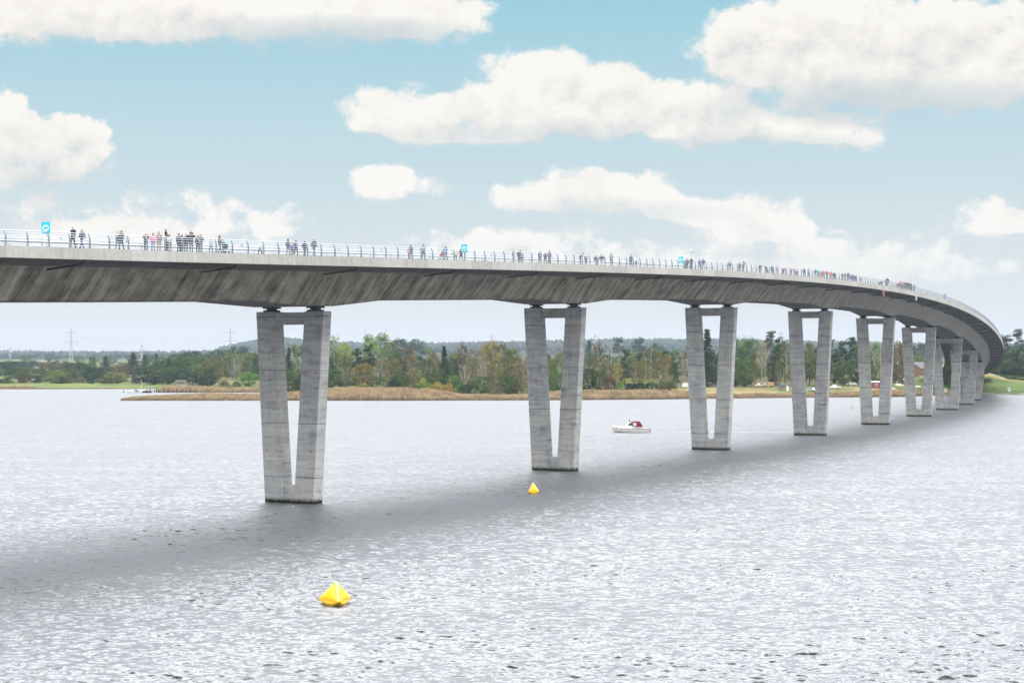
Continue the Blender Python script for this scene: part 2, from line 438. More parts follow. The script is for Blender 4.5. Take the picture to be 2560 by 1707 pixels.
def bp(s, u, dz=0.0):
    """point on the bridge: s along it, u across (positive = the side towards the camera), dz from the deck edge level"""
    x, y, a = path(s)
    return Vector((x + u * cos(a), y - u * sin(a), deck_h(s) + dz))
def s_of_px(px, u):
    """where along the near branch of the bridge a photo column is met"""
    best = None
    s = -80.0; prev = None
    while s < 545:
        p = bp(s, u); q = CX + F * p.x / p.y
        if prev is not None and (prev[1] - px) * (q - px) <= 0 and q != prev[1]:
            return prev[0] + (px - prev[1]) / (q - prev[1]) * (s - prev[0])
        prev = (s, q); s += 2.0
    return 540.0
SPAN = 61.5
B = 10.88             # half width of the deck
S_ABUT = 726.0
S_START = -150.0

bridge = empty('road_bridge', (BX1, BZ1, 0))
tag(bridge, 'long curving grey concrete road bridge on V shaped piers crossing the fjord', 'bridge')
BL = Vector((BX1, BZ1, 0))
def bpart(mb, name, mats, parent=bridge, smooth=False):
    o = mb.build(name, mats, parent, loc=(-BL if parent is bridge else (0, 0, 0)), smooth=smooth)
    return o
def haunch(s):
    """extra depth of the box girder over each pier"""
    k = round(s / SPAN)
    d = abs(s - k * SPAN)
    if d < 2.6: return 0.62
    if d < 12.5: return 0.62 * (12.5 - d) / 9.9
    return 0.0
def svals(a, b, step):
    xs = []
    s = a
    while s < b: xs.append(s); s += step
    for k in range(-2, 13):
        for d in (-12.5, -2.6, 2.6, 12.5):
            q = k * SPAN + d
            if a < q < b: xs.append(q)
    xs.append(b)
    return sorted(set(round(x, 3) for x in xs))
def strip_mesh(name, mats, lines, uvs, mis, ss):
    """lines: functions s -> point; consecutive lines are joined by faces with material mis[i]"""
    n = len(lines); vs = []; fs = []; mi = []; luv = []
    for s in ss:
        for l in lines: vs.append(tuple(l(s)))
    for i in range(len(ss) - 1):
        for j in range(n - 1):
            if mis[j] is None: continue
            a = i * n + j
            fs.append((a, a + 1, a + n + 1, a + n)); mi.append(mis[j])
            d0, d1 = uvs[j]
            luv += [(ss[i], d0), (ss[i], d1), (ss[i + 1], d1), (ss[i + 1], d0)]
    me = bpy.data.meshes.new(name)
    me.from_pydata(vs, [], fs)
    for m in mats: me.materials.append(m)
    me.polygons.foreach_set('material_index', mi)
    ul = me.uv_layers.new(name='along_down')
    ul.data.foreach_set('uv', [c for t in luv for c in t])
    me.update()
    return me
SS = svals(S_START, S_ABUT, 4.0)
def L(u, dz, hk=0.0): return lambda s: bp(s, u, dz - hk * haunch(s))
WT, WB = 5.9, 3.55
gl = [L(-B + .02, -0.05), L(-B + .02, -0.80), L(-WT - .5, -1.18), L(-WT, -1.34), L(-WB, -4.15, 1), L(-WB + .28, -4.27, 1), L(WB - .28, -4.27, 1), L(WB, -4.15, 1), L(WT, -1.34), L(WT + .5, -1.18), L(B - .02, -0.80), L(B - .02, -0.05), L(-B + .02, -0.05)]
guv = [(0, .8), (0, 4.5), (4.5, 5), (0, 3.8), (3.8, 4.1), (0, 7), (4.1, 3.8), (3.8, 0), (5, 4.5), (4.5, 0), (.8, 0), (0, 20)]
gmi = [1, 1, 1, 0, 0, 1, 0, 0, 1, 1, 1, 1]
girder = link('box_girder', strip_mesh('box_girder', [GIRD, SOFF], gl, guv, gmi, SS), bridge, -BL)
for side, nm in ((1, 'edge_beam'), (-1, 'edge_beam')):
    o_, i_ = side * B, side * (B - 0.55)
    ls = [L(i_, 0.02), L(o_, 0.02), L(o_ + side * .03, -0.93), L(o_ - side * .28, -0.95), L(o_ - side * .28, -0.70)]
    me = strip_mesh(nm, [FASC], ls, [(0, .5), (0, 1), (1, 1.3), (1.3, 1.5)], [0, 0, 0, 0], SS)
    link(nm, me, bridge, -BL)
ls = [L(-B + .55, 0.0), L(B - .55, 0.0)]
link('carriageway', strip_mesh('carriageway', [ASPH], ls, [(0, 20)], [0], SS), bridge, -BL)
link('centre_line', strip_mesh('centre_line', [WHITE], [L(-.06, .006), L(.06, .006)], [(0, .12)], [0], SS), bridge, -BL)


# piers: V-shaped frame (two raking legs on a sill), head beam and two bearings
def make_pier(k):
    s = k * SPAN - 0.1
    x, y, a = path(s)
    gz = deck_h(s) - 4.27 - 0.62
    zt = gz - 0.52
    zb = -2.0
    pr = MB()
    hwT, hwB, lw = 4.4, 3.12, 2.47
    tyT, tyB = 0.74, 0.87
    def xo(z): return hwB + (hwT - hwB) * max(z, zb) / zt
    def ty(z): return tyB + (tyT - tyB) * z / zt
    for sd in (-1, 1):
        v = []
        for z in (zb, zt):
            o, i = sd * xo(z), sd * (xo(z) - lw)
            for q, yy in ((o, -ty(z)), (i, -ty(z)), (i, ty(z)), (o, ty(z))): v.append((q, yy, z))
        pr.hexa(v)
    g = 0.0
    i0, i1 = xo(zb) - lw, xo(1.85) - lw
    v = [(-i0, -.72, zb), (i0, -.72, zb), (i0, .72, zb), (-i0, .72, zb), (-i1, -.72, 1.85), (i1, -.72, 1.85), (i1, .72, 1.85), (-i1, .72, 1.85)]
    pr.hexa(v)
    me = pr.mesh('pier', PIER)
    bm = bmesh.new(); bm.from_mesh(me)
    bmesh.ops.bevel(bm, geom=[e for e in bm.edges], offset=0.05, segments=1, affect='EDGES')
    bm.to_mesh(me); bm.free()
    p = link('pier', me, bridge, Vector((x, y, 0)) - BL, -a)
    hb = MB()
    ib, it = xo(zt - 1.27) - lw, xo(zt - .25) - lw
    hb.hexa([(-ib, -.70, zt - 1.38), (ib, -.70, zt - 1.38), (ib, .70, zt - 1.38), (-ib, .70, zt - 1.38), (-it, -.69, zt - .09), (it, -.69, zt - .09), (it, .69, zt - .09), (-it, .69, zt - .09)])
    hb.build('head_beam', PIER, p)
    for sd in (-1, 1):
        b_ = MB()
        cx = sd * 2.85
        b_.box((cx, 0, zt + .09), (1.35, 1.2, .18))
        b_.tube([(cx, 0, zt + .18), (cx, 0, zt + .34)], .58, 16)
        b_.box((cx, 0, zt + .43), (1.5, 1.3, .18))
        b_.build('bearing', DARK, p)
    for sd in (-1, 1):
        for z in (0.27, 0.68):
            if k in (0, 1) and not (k == 1 and z > .5):
                zz = z * zt * 1.0
                bo = MB(); bo.tube([(sd * (xo(zz) - .6), -ty(zz) - .03, zz), (sd * (xo(zz) - .6), -ty(zz) + .02, zz)], .11, 8); bo.build('tie_plate', RUST, p)
    return p
for k in range(-1, 12):
    make_pier(k)
# abutment at the far bank
ab = MB()
for uu, w in ((-B + .6, .8), (B - .6, .8)):
    pass
x, y, a = path(S_ABUT)
zt = deck_h(S_ABUT)
ab.box((0, 1.2, (zt - 1.0) / 2 - 1.2), (2 * B - 1.2, 2.2, zt + 0.4 ))
ab.box((-B + .7, 6, zt / 2 - .6), (.6, 9, zt + 1.0))
ab.box((B - .7, 6, zt / 2 - .6), (.6, 9, zt + 1.0))
ab.build('abutment', PIER, bridge, Vector((x, y, 0)) - BL, -a)

# drain pipes slung under the near and far cantilever
s = -62.0
k = 0
while s < 700:
    for sd in ((1, -1) if s > 250 else (1,)):
        d = MB()
        d.tube([bp(s, sd * (WT + .1), -1.62), bp(s, sd * 9.75, -1.30), bp(s + .05, sd * 10.05, -1.18), bp(s + .1, sd * 10.15, -.86)], 0.085, 7)
        bpart(d, 'drain_pipe', PIPE, smooth=True)
    s += 19.6 if s < 330 else 15.0
# railings
PSTEP = 2.3
def rail_post(mbx, s, u, sd=1):
    """bowed flat steel post leaning in at the top"""
    x, y, a = path(s)
    d = Vector((sin(a), cos(a), 0)) * .035
    prof = [(0.0, 0.0, .09), (0.02, .45, .075), (-0.01, .85, .065), (-.10, 1.13, .055), (-.16, 1.24, .05)]
    vs = []
    for (q, z, w) in prof:
        for (e, f) in ((-1, -w), (1, -w), (1, w), (-1, w)):
            vs.append(bp(s, u + sd * (q) + f, z) + d * e)
    fs = []
    for i in range(len(prof) - 1):
        for j in range(4):
            j2 = (j + 1) % 4
            fs.append((i * 4 + j, i * 4 + j2, i * 4 + 4 + j2, i * 4 + 4 + j))
    fs += [(3, 2, 1, 0), tuple(16 + j for j in range(4))]
    mbx.add(vs, fs)
UR = B - .22
def rail_bars(u, sd, hs, r, s0, s1, step):
    m = MB()
    for (z, q) in hs:
        ss = []; s = s0
        while s <= s1: ss.append(s); s += step
        m.tube([bp(t, u + sd * q, z) for t in ss], r if z < 1.2 else r * 1.25, 5)
    return m
near = bpart(rail_bars(UR, 1, ((.20, .02), (.42, .02), (.64, 0), (.85, -.01), (1.06, -.08), (1.24, -.15)), .026, -80, 716, PSTEP), 'railing', RAIL)
near['label'] = 'pale steel railing along the near edge of the bridge'
first_s = -56.0
n_post = int((716 - first_s) / PSTEP)
rest = MB()
for i in range(n_post):
    s = first_s + i * PSTEP
    if i < 100:
        m = MB(); rail_post(m, s, UR); m.build('rail_post', STEEL, near)
    else:
        rail_post(rest, s, UR)
o = rest.build('rail_post', STEEL, near); tag(o, kind='stuff')
far = rail_bars(-UR, -1, ((.20, .02), (.42, .02), (.64, 0), (.85, -.01), (1.06, -.08), (1.24, -.15)), .024, -120, 716, PSTEP * 2)
s = -118.0
while s < 715:
    rail_post(far, s, -UR, -1); s += PSTEP
far = bpart(far, 'railing', RAIL)
far['label'] = 'pale steel railing along the far edge of the bridge'
# crash barrier between the walkway and the road, with reflector boxes
for u in (7.1, -7.1):
    m = MB()
    for z in (.62, .92):
        ss = [S_START + 4.0 * i for i in range(int((S_ABUT - S_START) / 4))]
        m.tube([bp(t, u, z) for t in ss], .05 if z > .7 else .09, 5)
    for i in range(int((S_ABUT - S_START - 4) / 4)):
        t = S_START + 2 + 4.0 * i
        p, q = bp(t, u - .06), bp(t, u - .06, .95)
        m.tube([p, q], .055, 4)
        if i % 2 == 0:
            c = bp(t + 2, u + .05, 1.02); m.box(tuple(c), (.3, .12, .22), rz=-path(t)[2])
    bpart(m, 'crash_barrier', RAIL)

# ------------------------------------------------------------------ water and land
def interp(x, tab):
    if x <= tab[0][0]: return tab[0][1]
    for (a, b), (c, d) in zip(tab, tab[1:]):
        if x <= c: return b + (d - b) * (x - a) / (c - a) if c > a else d
    return tab[-1][1]
SHORE = [(-4000, 900), (0, 872), (388, 886), (402, 793), (640, 790), (690, 786), (700, 650), (760, 645), (1000, 644), (1400, 648), (1500, 655), (1770, 671), (1980, 688), (2250, 702), (2345, 736), (2460, 748), (2560, 738), (3200, 690), (7000, 640)]
def fbm2(x, y, o=4):
    from mathutils import noise
    return noise.fractal(Vector((x, y, 3.7)), 1.0, 2.0, o)
RIDGE = [(-4000, 889), (0, 889), (300, 887), (520, 884), (570, 866), (640, 853), (720, 848), (790, 856), (900, 860), (1060, 861), (1180, 859), (1300, 857), (1450, 853), (1600, 851), (1800, 852), (2000, 856), (2400, 862), (7000, 868)]
RY = 3700.0
PATHPTS = [(p[1], p[2], p[0]) for p in _path if p[0] > 560 and int(p[0]) % 8 == 0]
def sst(a, b, x):
    t = max(0.0, min(1.0, (x - a) / (b - a))); return t * t * (3 - 2 * t)
def land_h(x, y):
    px = CX + F * x / y
    ys = interp(px, SHORE) + 2.5 * fbm2(x * .03, y * .03)
    d = y - ys
    if d < 0: return max(-1.6, d * .12)
    h = min(.55, d * .12) + max(0.0, min(1.0, (d - 6) / 40.0)) * .9
    right = sst(1350, 1700, px)
    h += right * sst(8, 40, d) * 1.6
    if d > 30: h += (d - 30) * .0052
    h += .8 * fbm2(x * .012, y * .012) * sst(25, 120, d)
    # distant ridge
    top = z_at(interp(px, RIDGE), RY) - 9.0
    e = (y - RY) / (420.0 if y < RY else 900.0)
    r = math.exp(-e * e)
    h = h * (1 - r) + max(h, top) * r
    if px > 2435:
        h = max(h, interp(px, [(2435, 4.0), (2465, 7.4), (2512, 5.0), (2560, 4.2), (2700, 3.4)]) * sst(6, 85, d))
    # road embankment that carries the end of the bridge
    if px > 2200 and y < 1100:
        best = None
        for (a, b, s) in PATHPTS:
            q = (a - x) ** 2 + (b - y) ** 2
            if best is None or q < best[0]: best = (q, s)
        dd, s = sqrt(best[0]), best[1]
        crest = deck_h(s) - .5
        if s < S_ABUT + 4: crest = min(crest, 6.6) - (S_ABUT + 4 - s) * .45
        eb = crest - max(0.0, dd - 13.0) * .34
        h = max(h, eb)
    return h
def cover(x, y):
    """what grows on the land here, as a real colour"""
    px = CX + F * x / y
    d = y - interp(px, SHORE)
    n = fbm2(x * .02, y * .02)
    if y > 2800: return (.030, .045, .022)
    if d < 3: return (.10, .085, .06)
    if px < 690:
        if d < 70: return (.115, .15, .05)
        if y < 1150: return (.085, .11, .04) if n > -.2 else (.14, .12, .06)
        if y < 1400: return (.15, .13, .09) if 800 > px > 280 else (.09, .13, .045)
        c = int((px + 400) / 90 + y / 330) % 3
        return ((.09, .13, .05), (.18, .165, .09), (.06, .085, .035))[c]
    if px < 1400: return (.20, .155, .07) if d < 16 else ((.11, .11, .045) if d < 30 else (.05, .06, .025))
    if px < 2200:
        if d < 14: return (.17, .125, .065)
        if d < 52: return (.20, .17, .08) if n > -.05 else (.13, .14, .055)
        return (.085, .085, .04)
    if 2236 < px < 2262 and 770 < y < 1000: return (.40, .37, .33)
    if d < 6: return (.20, .17, .14)
    if px > 2440: return (.070, .105, .034) if n > -.12 else (.21, .165, .06)
    return (.07, .10, .032) if d > 24 else (.22, .16, .06)
dists = []
y = 470.0
while y < 7200:
    dists.append(y)
    y *= (1.0062 if y < 900 else (1.014 if y < 1300 else 1.035))
angs = [radians(-46 + 92 * i / 300.0) for i in range(301)]
fine = [atan2(-1280 + 2560 * i / 260.0, F) for i in range(261)]
angs = sorted([a for a in angs if abs(a) > radians(16)] + fine)
vs = []; cols = []
for y in dists:
    for a in angs:
        x = y * tan(a)
        vs.append((x, y, land_h(x, y))); cols.append(cover(x, y))
n = len(angs)
fs = [(i * n + j, i * n + j + 1, i * n + n + j + 1, i * n + n + j) for i in range(len(dists) - 1) for j in range(n - 1)]
# the sea bed runs back under the camera as part of the same sheet
b = len(vs)
vs += [(-7500, -600, -1.6), (7500, -600, -1.6), (470 * tan(angs[0]), 470, -1.6), (470 * tan(angs[-1]), 470, -1.6)]
cols += [(.05, .06, .05)] * 4
fs.append((b, b + 1, b + 3, b + 2))
me = bpy.data.meshes.new('terrain')
me.from_pydata(vs, [], fs)
ca = me.color_attributes.new('cover', 'FLOAT_COLOR', 'POINT')
ca.data.foreach_set('color', [q for c in cols for q in (*c, 1.0)])
me.materials.append(LAND)
me.polygons.foreach_set('use_smooth', [True] * len(fs))
tag(link('terrain', me), 'low far shore with meadows, woods and distant wooded hills', 'terrain', kind='structure')
import numpy as np
def build_water():
    """one sheet: real ripples where they are big enough to be seen, flat (and rough) farther out"""
    rng = np.random.default_rng(7)
    rows = [48.0]
    while rows[-1] < 430.0: rows.append(rows[-1] * 1.00145)
    ya = np.array(rows); ta = np.tan(np.radians(np.linspace(-23, 23, 980)))
    Yg = np.repeat(ya[:, None], len(ta), 1); Xg = Yg * ta[None, :]
    sp_ = Yg * 0.00145
    env = np.clip((Yg - 48) / 6, 0, 1) * np.clip((430 - Yg) / 170, 0, 1) * np.clip((23 - np.abs(np.degrees(np.arctan2(Xg, Yg)))) / 1.5, 0, 1)
    # wind patches
    patch = np.zeros_like(Xg)
    for k in range(9):
        lam = rng.uniform(14, 70); th = rng.uniform(0, 6.28)
        patch += np.sin((Xg * np.cos(th) * .5 + Yg * np.sin(th)) * 6.283 / lam + rng.uniform(0, 6.28)) / 9 ** .5
    patch = np.clip(1.0 + .27 * patch, .6, 1.45)
    Z = np.zeros_like(Xg); DX = np.zeros_like(Xg); DY = np.zeros_like(Xg)
    n = 64
    for k in range(n):
        lam = .24 * (1.6 / .24) ** (k / (n - 1)) * rng.uniform(.92, 1.08)
        th = -pi / 2 + .35 + rng.normal(0, .62)
        sl = .27 * sqrt(2.0 / n) * (.6 / lam) ** .45
        w_ = np.clip((lam / sp_ - 2.2) / 2.2, 0, 1)
        kk = 6.283 / lam
        ph = (Xg * np.cos(th) + Yg * np.sin(th)) * kk + rng.uniform(0, 6.28)
        a = sl / kk * w_
        Z += a * np.cos(ph); DX -= a * .8 * np.cos(th) * np.sin(ph); DY -= a * .8 * np.sin(th) * np.sin(ph)
    e = env * patch
    V = np.stack([Xg + DX * e, Yg + DY * e, Z * e], -1).reshape(-1, 3)
    r, c = len(ya), len(ta)
    idx = (np.arange(r - 1)[:, None] * c + np.arange(c - 1)[None, :]).reshape(-1)
    Q = np.stack([idx, idx + 1, idx + c + 1, idx + c], -1)
    b = r * c
    x0, x1 = 48 * ta[-1], ya[-1] * ta[-1]
    y1 = float(ya[-1])
    extra = np.array([(-7000, -500, 0), (7000, -500, 0), (7000, 48, 0), (x0, 48, 0), (-x0, 48, 0), (-7000, 48, 0), (-7000, y1, 0), (7000, y1, 0), (-7000, 1100, 0), (7000, 1100, 0), (x1, y1, 0), (-x1, y1, 0)], float)
    V = np.concatenate([V, extra])
    polys = [(b, b + 1, b + 2, b + 3, b + 4, b + 5), (b + 5, b + 4, b + 11, b + 6), (b + 3, b + 2, b + 7, b + 10), (b + 6, b + 11, b + 10, b + 7, b + 9, b + 8)]
    loops = np.concatenate([Q.reshape(-1), np.array([v for p in polys for v in p])])
    tot = np.concatenate([np.full(len(Q), 4), np.array([len(p) for p in polys])])
    start = np.concatenate([[0], np.cumsum(tot)[:-1]])
    me = bpy.data.meshes.new('water')
    me.vertices.add(len(V)); me.vertices.foreach_set('co', V.astype(np.float32).reshape(-1))
    me.loops.add(len(loops)); me.loops.foreach_set('vertex_index', loops.astype(np.int32))
    me.polygons.add(len(tot)); me.polygons.foreach_set('loop_start', start.astype(np.int32))
    me.polygons.foreach_set('use_smooth', np.concatenate([np.ones(len(Q), bool), np.zeros(len(polys), bool)]))
    me.update(calc_edges=True); me.validate()
    me.materials.append(WATER)
    return link('water', me)
tag(build_water(), 'rippled silver grey fjord water mirroring the bright sky and dark bridge', 'water', kind='structure')

# ------------------------------------------------------------------ air
hz = MB()
hz.box((0, 3400, 68), (16000, 8200, 144))
hm = bpy.data.materials.new('haze_air'); hm.use_nodes = True
nt = NT(hm.node_tree)
vol = nt.n('ShaderNodeVolumePrincipled', None, Color=rgb(.62, .75, .92), Density=0.00008, Anisotropy=0.0)
nt.n('ShaderNodeOutputMaterial', None, Volume=vol.outputs[0])
tag(hz.build('haze', hm), 'thin pale blue air haze over the whole fjord', 'haze', kind='stuff')

# ------------------------------------------------------------------ sky and light
SUN_EL, SUN_AZ = radians(50), radians(98)     # azimuth measured from the viewing direction to the right
w = bpy.data.worlds.new('World'); SC.world = w; w.use_nodes = True
nt = NT(w.node_tree)
gen = nt.n('ShaderNodeTexCoord').outputs['Generated']
sp = nt.n('ShaderNodeSeparateXYZ', None, Vector=gen)
sx, sy, sz = sp.outputs
sky = nt.n('ShaderNodeTexSky', {'sky_type': 'NISHITA', 'sun_disc': False, 'sun_elevation': SUN_EL, 'sun_rotation': SUN_AZ, 'air_density': 1.0, 'dust_density': 1.5, 'ozone_density': 1.0})
el = nt.math('MULTIPLY', nt.math('ARCSINE', sz), 180 / pi)
grad = nt.ramp(nt.math('DIVIDE', el, 16.0), [(0.0, (.83, .83, .82)), (.10, (.79, .805, .80)), (.25, (.685, .77, .795)), (.45, (.53, .72, .785)), (.68, (.35, .645, .75)), (1.0, (.24, .545, .695))])
g10 = nt.n('ShaderNodeVectorMath', {'operation': 'SCALE'}, i0=grad, Scale=10.0).outputs[0]
clear = nt.mix(0.9, sky.outputs[0], g10)
# cloud field: directions flattened so that one unit is 1000 photo pixels of angle
yy = nt.math('MAXIMUM', nt.math('ABSOLUTE', sy), 0.12)
U = nt.math('MULTIPLY_ADD', nt.math('DIVIDE', sx, yy), 4.5, 1.28)
V = nt.math('MULTIPLY', nt.math('DIVIDE', sz, yy), 4.5)
P = nt.n('ShaderNodeCombineXYZ', None, X=U, Y=V).outputs[0]
# cumulus banks (centre across, centre up, half width, half height, weight), angular units as above
CL = []
def cl(x, y, rx, ry, wgt=1.0): CL.append((x * 1.0884 / 1000, (820.7 - y) * 1.0884 / 1000, rx * 1.2 / 1000, ry * 1.26 / 1000, wgt))
# photo positions in the 2352 px wide view
cl(150, 20, 420, 95, 1.3); cl(620, 35, 500, 92, 1.3); cl(980, 45, 200, 66, .9)
cl(10, 260, 75, 85, 1.2); cl(140, 315, 130, 70, 1.2); cl(60, 385, 190, 95, 1.2); cl(170, 350, 110, 70, .8); cl(135, 225, 38, 24, .62)
cl(120, 505, 200, 55, .75); cl(400, 490, 190, 62, 1.0); cl(650, 505, 100, 52, .85)
cl(840, 245, 75, 58, 1.2); cl(960, 265, 130, 75, 1.2); cl(1120, 275, 150, 75, 1.2); cl(1180, 190, 135, 85, 1.25); cl(1320, 190, 160, 80, 1.25); cl(1450, 215, 120, 75, 1.2); cl(1420, 270, 160, 50, .8); cl(1560, 225, 70, 55, .9); cl(1010, 296, 230, 42, .9); cl(1320, 292, 260, 46, .9); cl(1260, 150, 90, 55, .7)
cl(1680, 120, 120, 105, 1.25); cl(1830, 110, 190, 130, 1.4); cl(2040, 90, 220, 150, 1.5); cl(2270, 110, 200, 130, 1.4); cl(2100, 205, 330, 75, 1.1)
cl(1640, 250, 115, 55, 1.2); cl(1590, 310, 110, 42, 1.15); cl(1780, 290, 170, 62, 1.25); cl(1960, 305, 130, 48, 1.15)
cl(885, 420, 98, 55, 1.3); cl(1010, 430, 50, 28, .6)
cl(1180, 455, 85, 48, 1.1); cl(1330, 440, 130, 72, 1.25); cl(1460, 450, 120, 62, 1.15); cl(1560, 480, 90, 42, .9)
cl(1720, 495, 200, 58, 1.05); cl(2255, 495, 110, 50, 1.2); cl(2340, 510, 70, 32, 1.0)
cl(1180, 560, 360, 60, .85); cl(1900, 580, 520, 70, .9); cl(300, 560, 460, 55, .75); cl(2200, 650, 360, 60, .65); cl(1500, 640, 500, 50, .55)
def field(off):
    acc = None
    for (cx, cy, rx, ry, wg) in CL:
        q = nt.n('ShaderNodeVectorMath', {'operation': 'MULTIPLY_ADD'}, i0=P, i1=(1 / rx, 1 / ry, 0), i2=(-(cx - off[0]) / rx, -(cy - off[1]) / ry, 0)).outputs[0]
        d = nt.n('ShaderNodeVectorMath', {'operation': 'DOT_PRODUCT'}, i0=q, i1=q).outputs[1]
        f = nt.math('SUBTRACT', 1.0, d, clamp=True)
        acc = nt.math('MULTIPLY', f, wg) if acc is None else nt.math('MULTIPLY_ADD', f, wg, acc)
    return nt.math('MINIMUM', acc, 1.35)
def billow(off):
    p = nt.n('ShaderNodeVectorMath', {'operation': 'ADD'}, i0=P, i1=(off[0], off[1], 0)).outputs[0]
    wob = nt.noise(p, 7.0, 2, 0.5, '2D', out='Color')
    p2 = nt.n('ShaderNodeVectorMath', {'operation': 'MULTIPLY_ADD'}, i0=wob, i1=(.06, .06, 0), i2=p).outputs[0]
    v = nt.n('ShaderNodeTexVoronoi', {'voronoi_dimensions': '2D', 'feature': 'SMOOTH_F1'}, Vector=nt.mapping(p2, (1, 1.25, 1)), Scale=12.0, Detail=3.0, Roughness=0.57, Lacunarity=2.3, Smoothness=0.55).outputs[0]
    f = nt.noise(p2, 7.0, 8, 0.60, '2D')
    return nt.math('MULTIPLY_ADD', nt.math('SUBTRACT', 0.42, v), 0.62, nt.math('MULTIPLY', nt.math('SUBTRACT', f, 0.5), 1.35))
M0 = field((0, 0)); B0 = billow((0, 0))
B1 = billow((-.014, .034))
M1 = field((-.012, .062))
edge_soft = nt.noise(P, 2.2, 2, 0.5, '2D')
D0 = nt.math('ADD', M0, B0)
over = nt.math('SUBTRACT', M1, M0)
soft = nt.mapr(over, 0.0, 0.5, 0.0, 0.40)      # the undersides melt into the haze
a_front = nt.mapr(D0, 0.14, nt.math('ADD', soft, nt.math('MULTIPLY_ADD', edge_soft, 0.75, 0.30)))
a_front = nt.math('MULTIPLY', a_front, nt.mapr(M0, 0.02, 0.25))
relief = nt.math('SUBTRACT', B0, B1)
lit = nt.math('MULTIPLY_ADD', relief, 0.30, 1.0)
depth = nt.math('MULTIPLY_ADD', B1, 0.75, M1)        # cloud lying between here and the light
lit = nt.math('SUBTRACT', lit, nt.mapr(depth, 0.25, 1.75, 0.0, 0.42))
broad = nt.noise(P, 3.6, 3, 0.55, '2D')
lit = nt.math('ADD', lit, nt.math('MULTIPLY', nt.math('SUBTRACT', broad, 0.5), 0.9))
lit = nt.math('SUBTRACT', lit, nt.mapr(over, 0.05, 0.8, 0.0, 0.35))
c_front = nt.ramp(lit, [(0.0, (.52, .61, .65)), (.28, (.65, .705, .725)), (.52, (.80, .795, .77)), (.80, (.92, .885, .83)), (1.0, (.97, .94, .885))])
# everywhere else (seen only in reflections and as light): broken overcast, brightened to whiten the water
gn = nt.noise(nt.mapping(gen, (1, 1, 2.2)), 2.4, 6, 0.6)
shade_l = None
for (x_, y_, rx_, ry_, w_) in ((760, 92, 430, 62, .75), (230, 108, 300, 40, .35), (2080, 238, 470, 62, .75), (1760, 335, 300, 34, .45), (1150, 318, 330, 36, .35), (1320, 300, 200, 30, .2), (1400, 490, 330, 36, .35), (60, 440, 260, 50, .35)):
    x_, y_, rx_, ry_ = x_ * 1.0884e-3, (820.7 - y_) * 1.0884e-3, rx_ * 1.0884e-3, ry_ * 1.0884e-3
    q = nt.n('ShaderNodeVectorMath', {'operation': 'MULTIPLY_ADD'}, i0=P, i1=(1 / rx_, 1 / ry_, 0), i2=(-x_ / rx_, -y_ / ry_, 0)).outputs[0]
    q = nt.math('MULTIPLY', nt.math('SUBTRACT', 1.0, nt.n('ShaderNodeVectorMath', {'operation': 'DOT_PRODUCT'}, i0=q, i1=q).outputs[1], clamp=True), w_)
    shade_l = q if shade_l is None else nt.math('ADD', shade_l, q)
c_front = nt.mix(shade_l, c_front, rgb(.52, .615, .655))
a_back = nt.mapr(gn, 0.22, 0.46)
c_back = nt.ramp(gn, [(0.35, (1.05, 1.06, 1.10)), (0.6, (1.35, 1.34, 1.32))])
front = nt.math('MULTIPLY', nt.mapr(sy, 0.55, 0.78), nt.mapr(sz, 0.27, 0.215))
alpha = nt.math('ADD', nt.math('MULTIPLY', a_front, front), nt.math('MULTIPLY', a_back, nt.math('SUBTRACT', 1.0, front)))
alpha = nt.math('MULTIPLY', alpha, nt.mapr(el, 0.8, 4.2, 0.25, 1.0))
aloft_boost = nt.math('SUBTRACT', nt.mapr(sz, 0.22, 0.60, 0.50, 3.5), nt.mapr(sz, 0.80, 0.98, 0.0, 1.3))  # brightness put in aloft, cut low, so the bridge darkens its water band
c_back = nt.n('ShaderNodeVectorMath', {'operation': 'SCALE'}, i0=c_back, Scale=aloft_boost).outputs[0]
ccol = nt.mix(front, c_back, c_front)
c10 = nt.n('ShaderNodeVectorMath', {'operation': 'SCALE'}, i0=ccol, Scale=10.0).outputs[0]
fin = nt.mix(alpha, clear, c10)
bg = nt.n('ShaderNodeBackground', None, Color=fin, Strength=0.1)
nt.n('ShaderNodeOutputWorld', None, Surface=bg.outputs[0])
w.cycles.sampling_method = 'MANUAL'
w.cycles.sample_map_resolution = 512

sun = bpy.data.lights.new('sun', 'SUN')
sun.energy = 1.0; sun.angle = radians(16); sun.color = (1.0, .955, .89)
so = bpy.data.objects.new('sun', sun)
dirv = Vector((sin(SUN_AZ) * cos(SUN_EL), cos(SUN_AZ) * cos(SUN_EL), sin(SUN_EL)))
so.rotation_euler = dirv.to_track_quat('Z', 'Y').to_euler()
so.location = (0, 0, 200)
COL.objects.link(so)
sky.sun_rotation = atan2(dirv.x, dirv.y)
sky.sun_elevation = math.asin(dirv.z)
SC.view_settings.view_transform = 'Standard'
SC.view_settings.look = 'None'
SC.view_settings.exposure = 0
SC.view_settings.gamma = 1
try: SC.view_settings.use_curve_mapping = False
except Exception: pass
SC.cycles.max_bounces = 6
SC.cycles.diffuse_bounces = 3
SC.cycles.glossy_bounces = 3
SC.cycles.transparent_max_bounces = 12
SC.cycles.volume_bounces = 0
SC.cycles.use_denoising = True

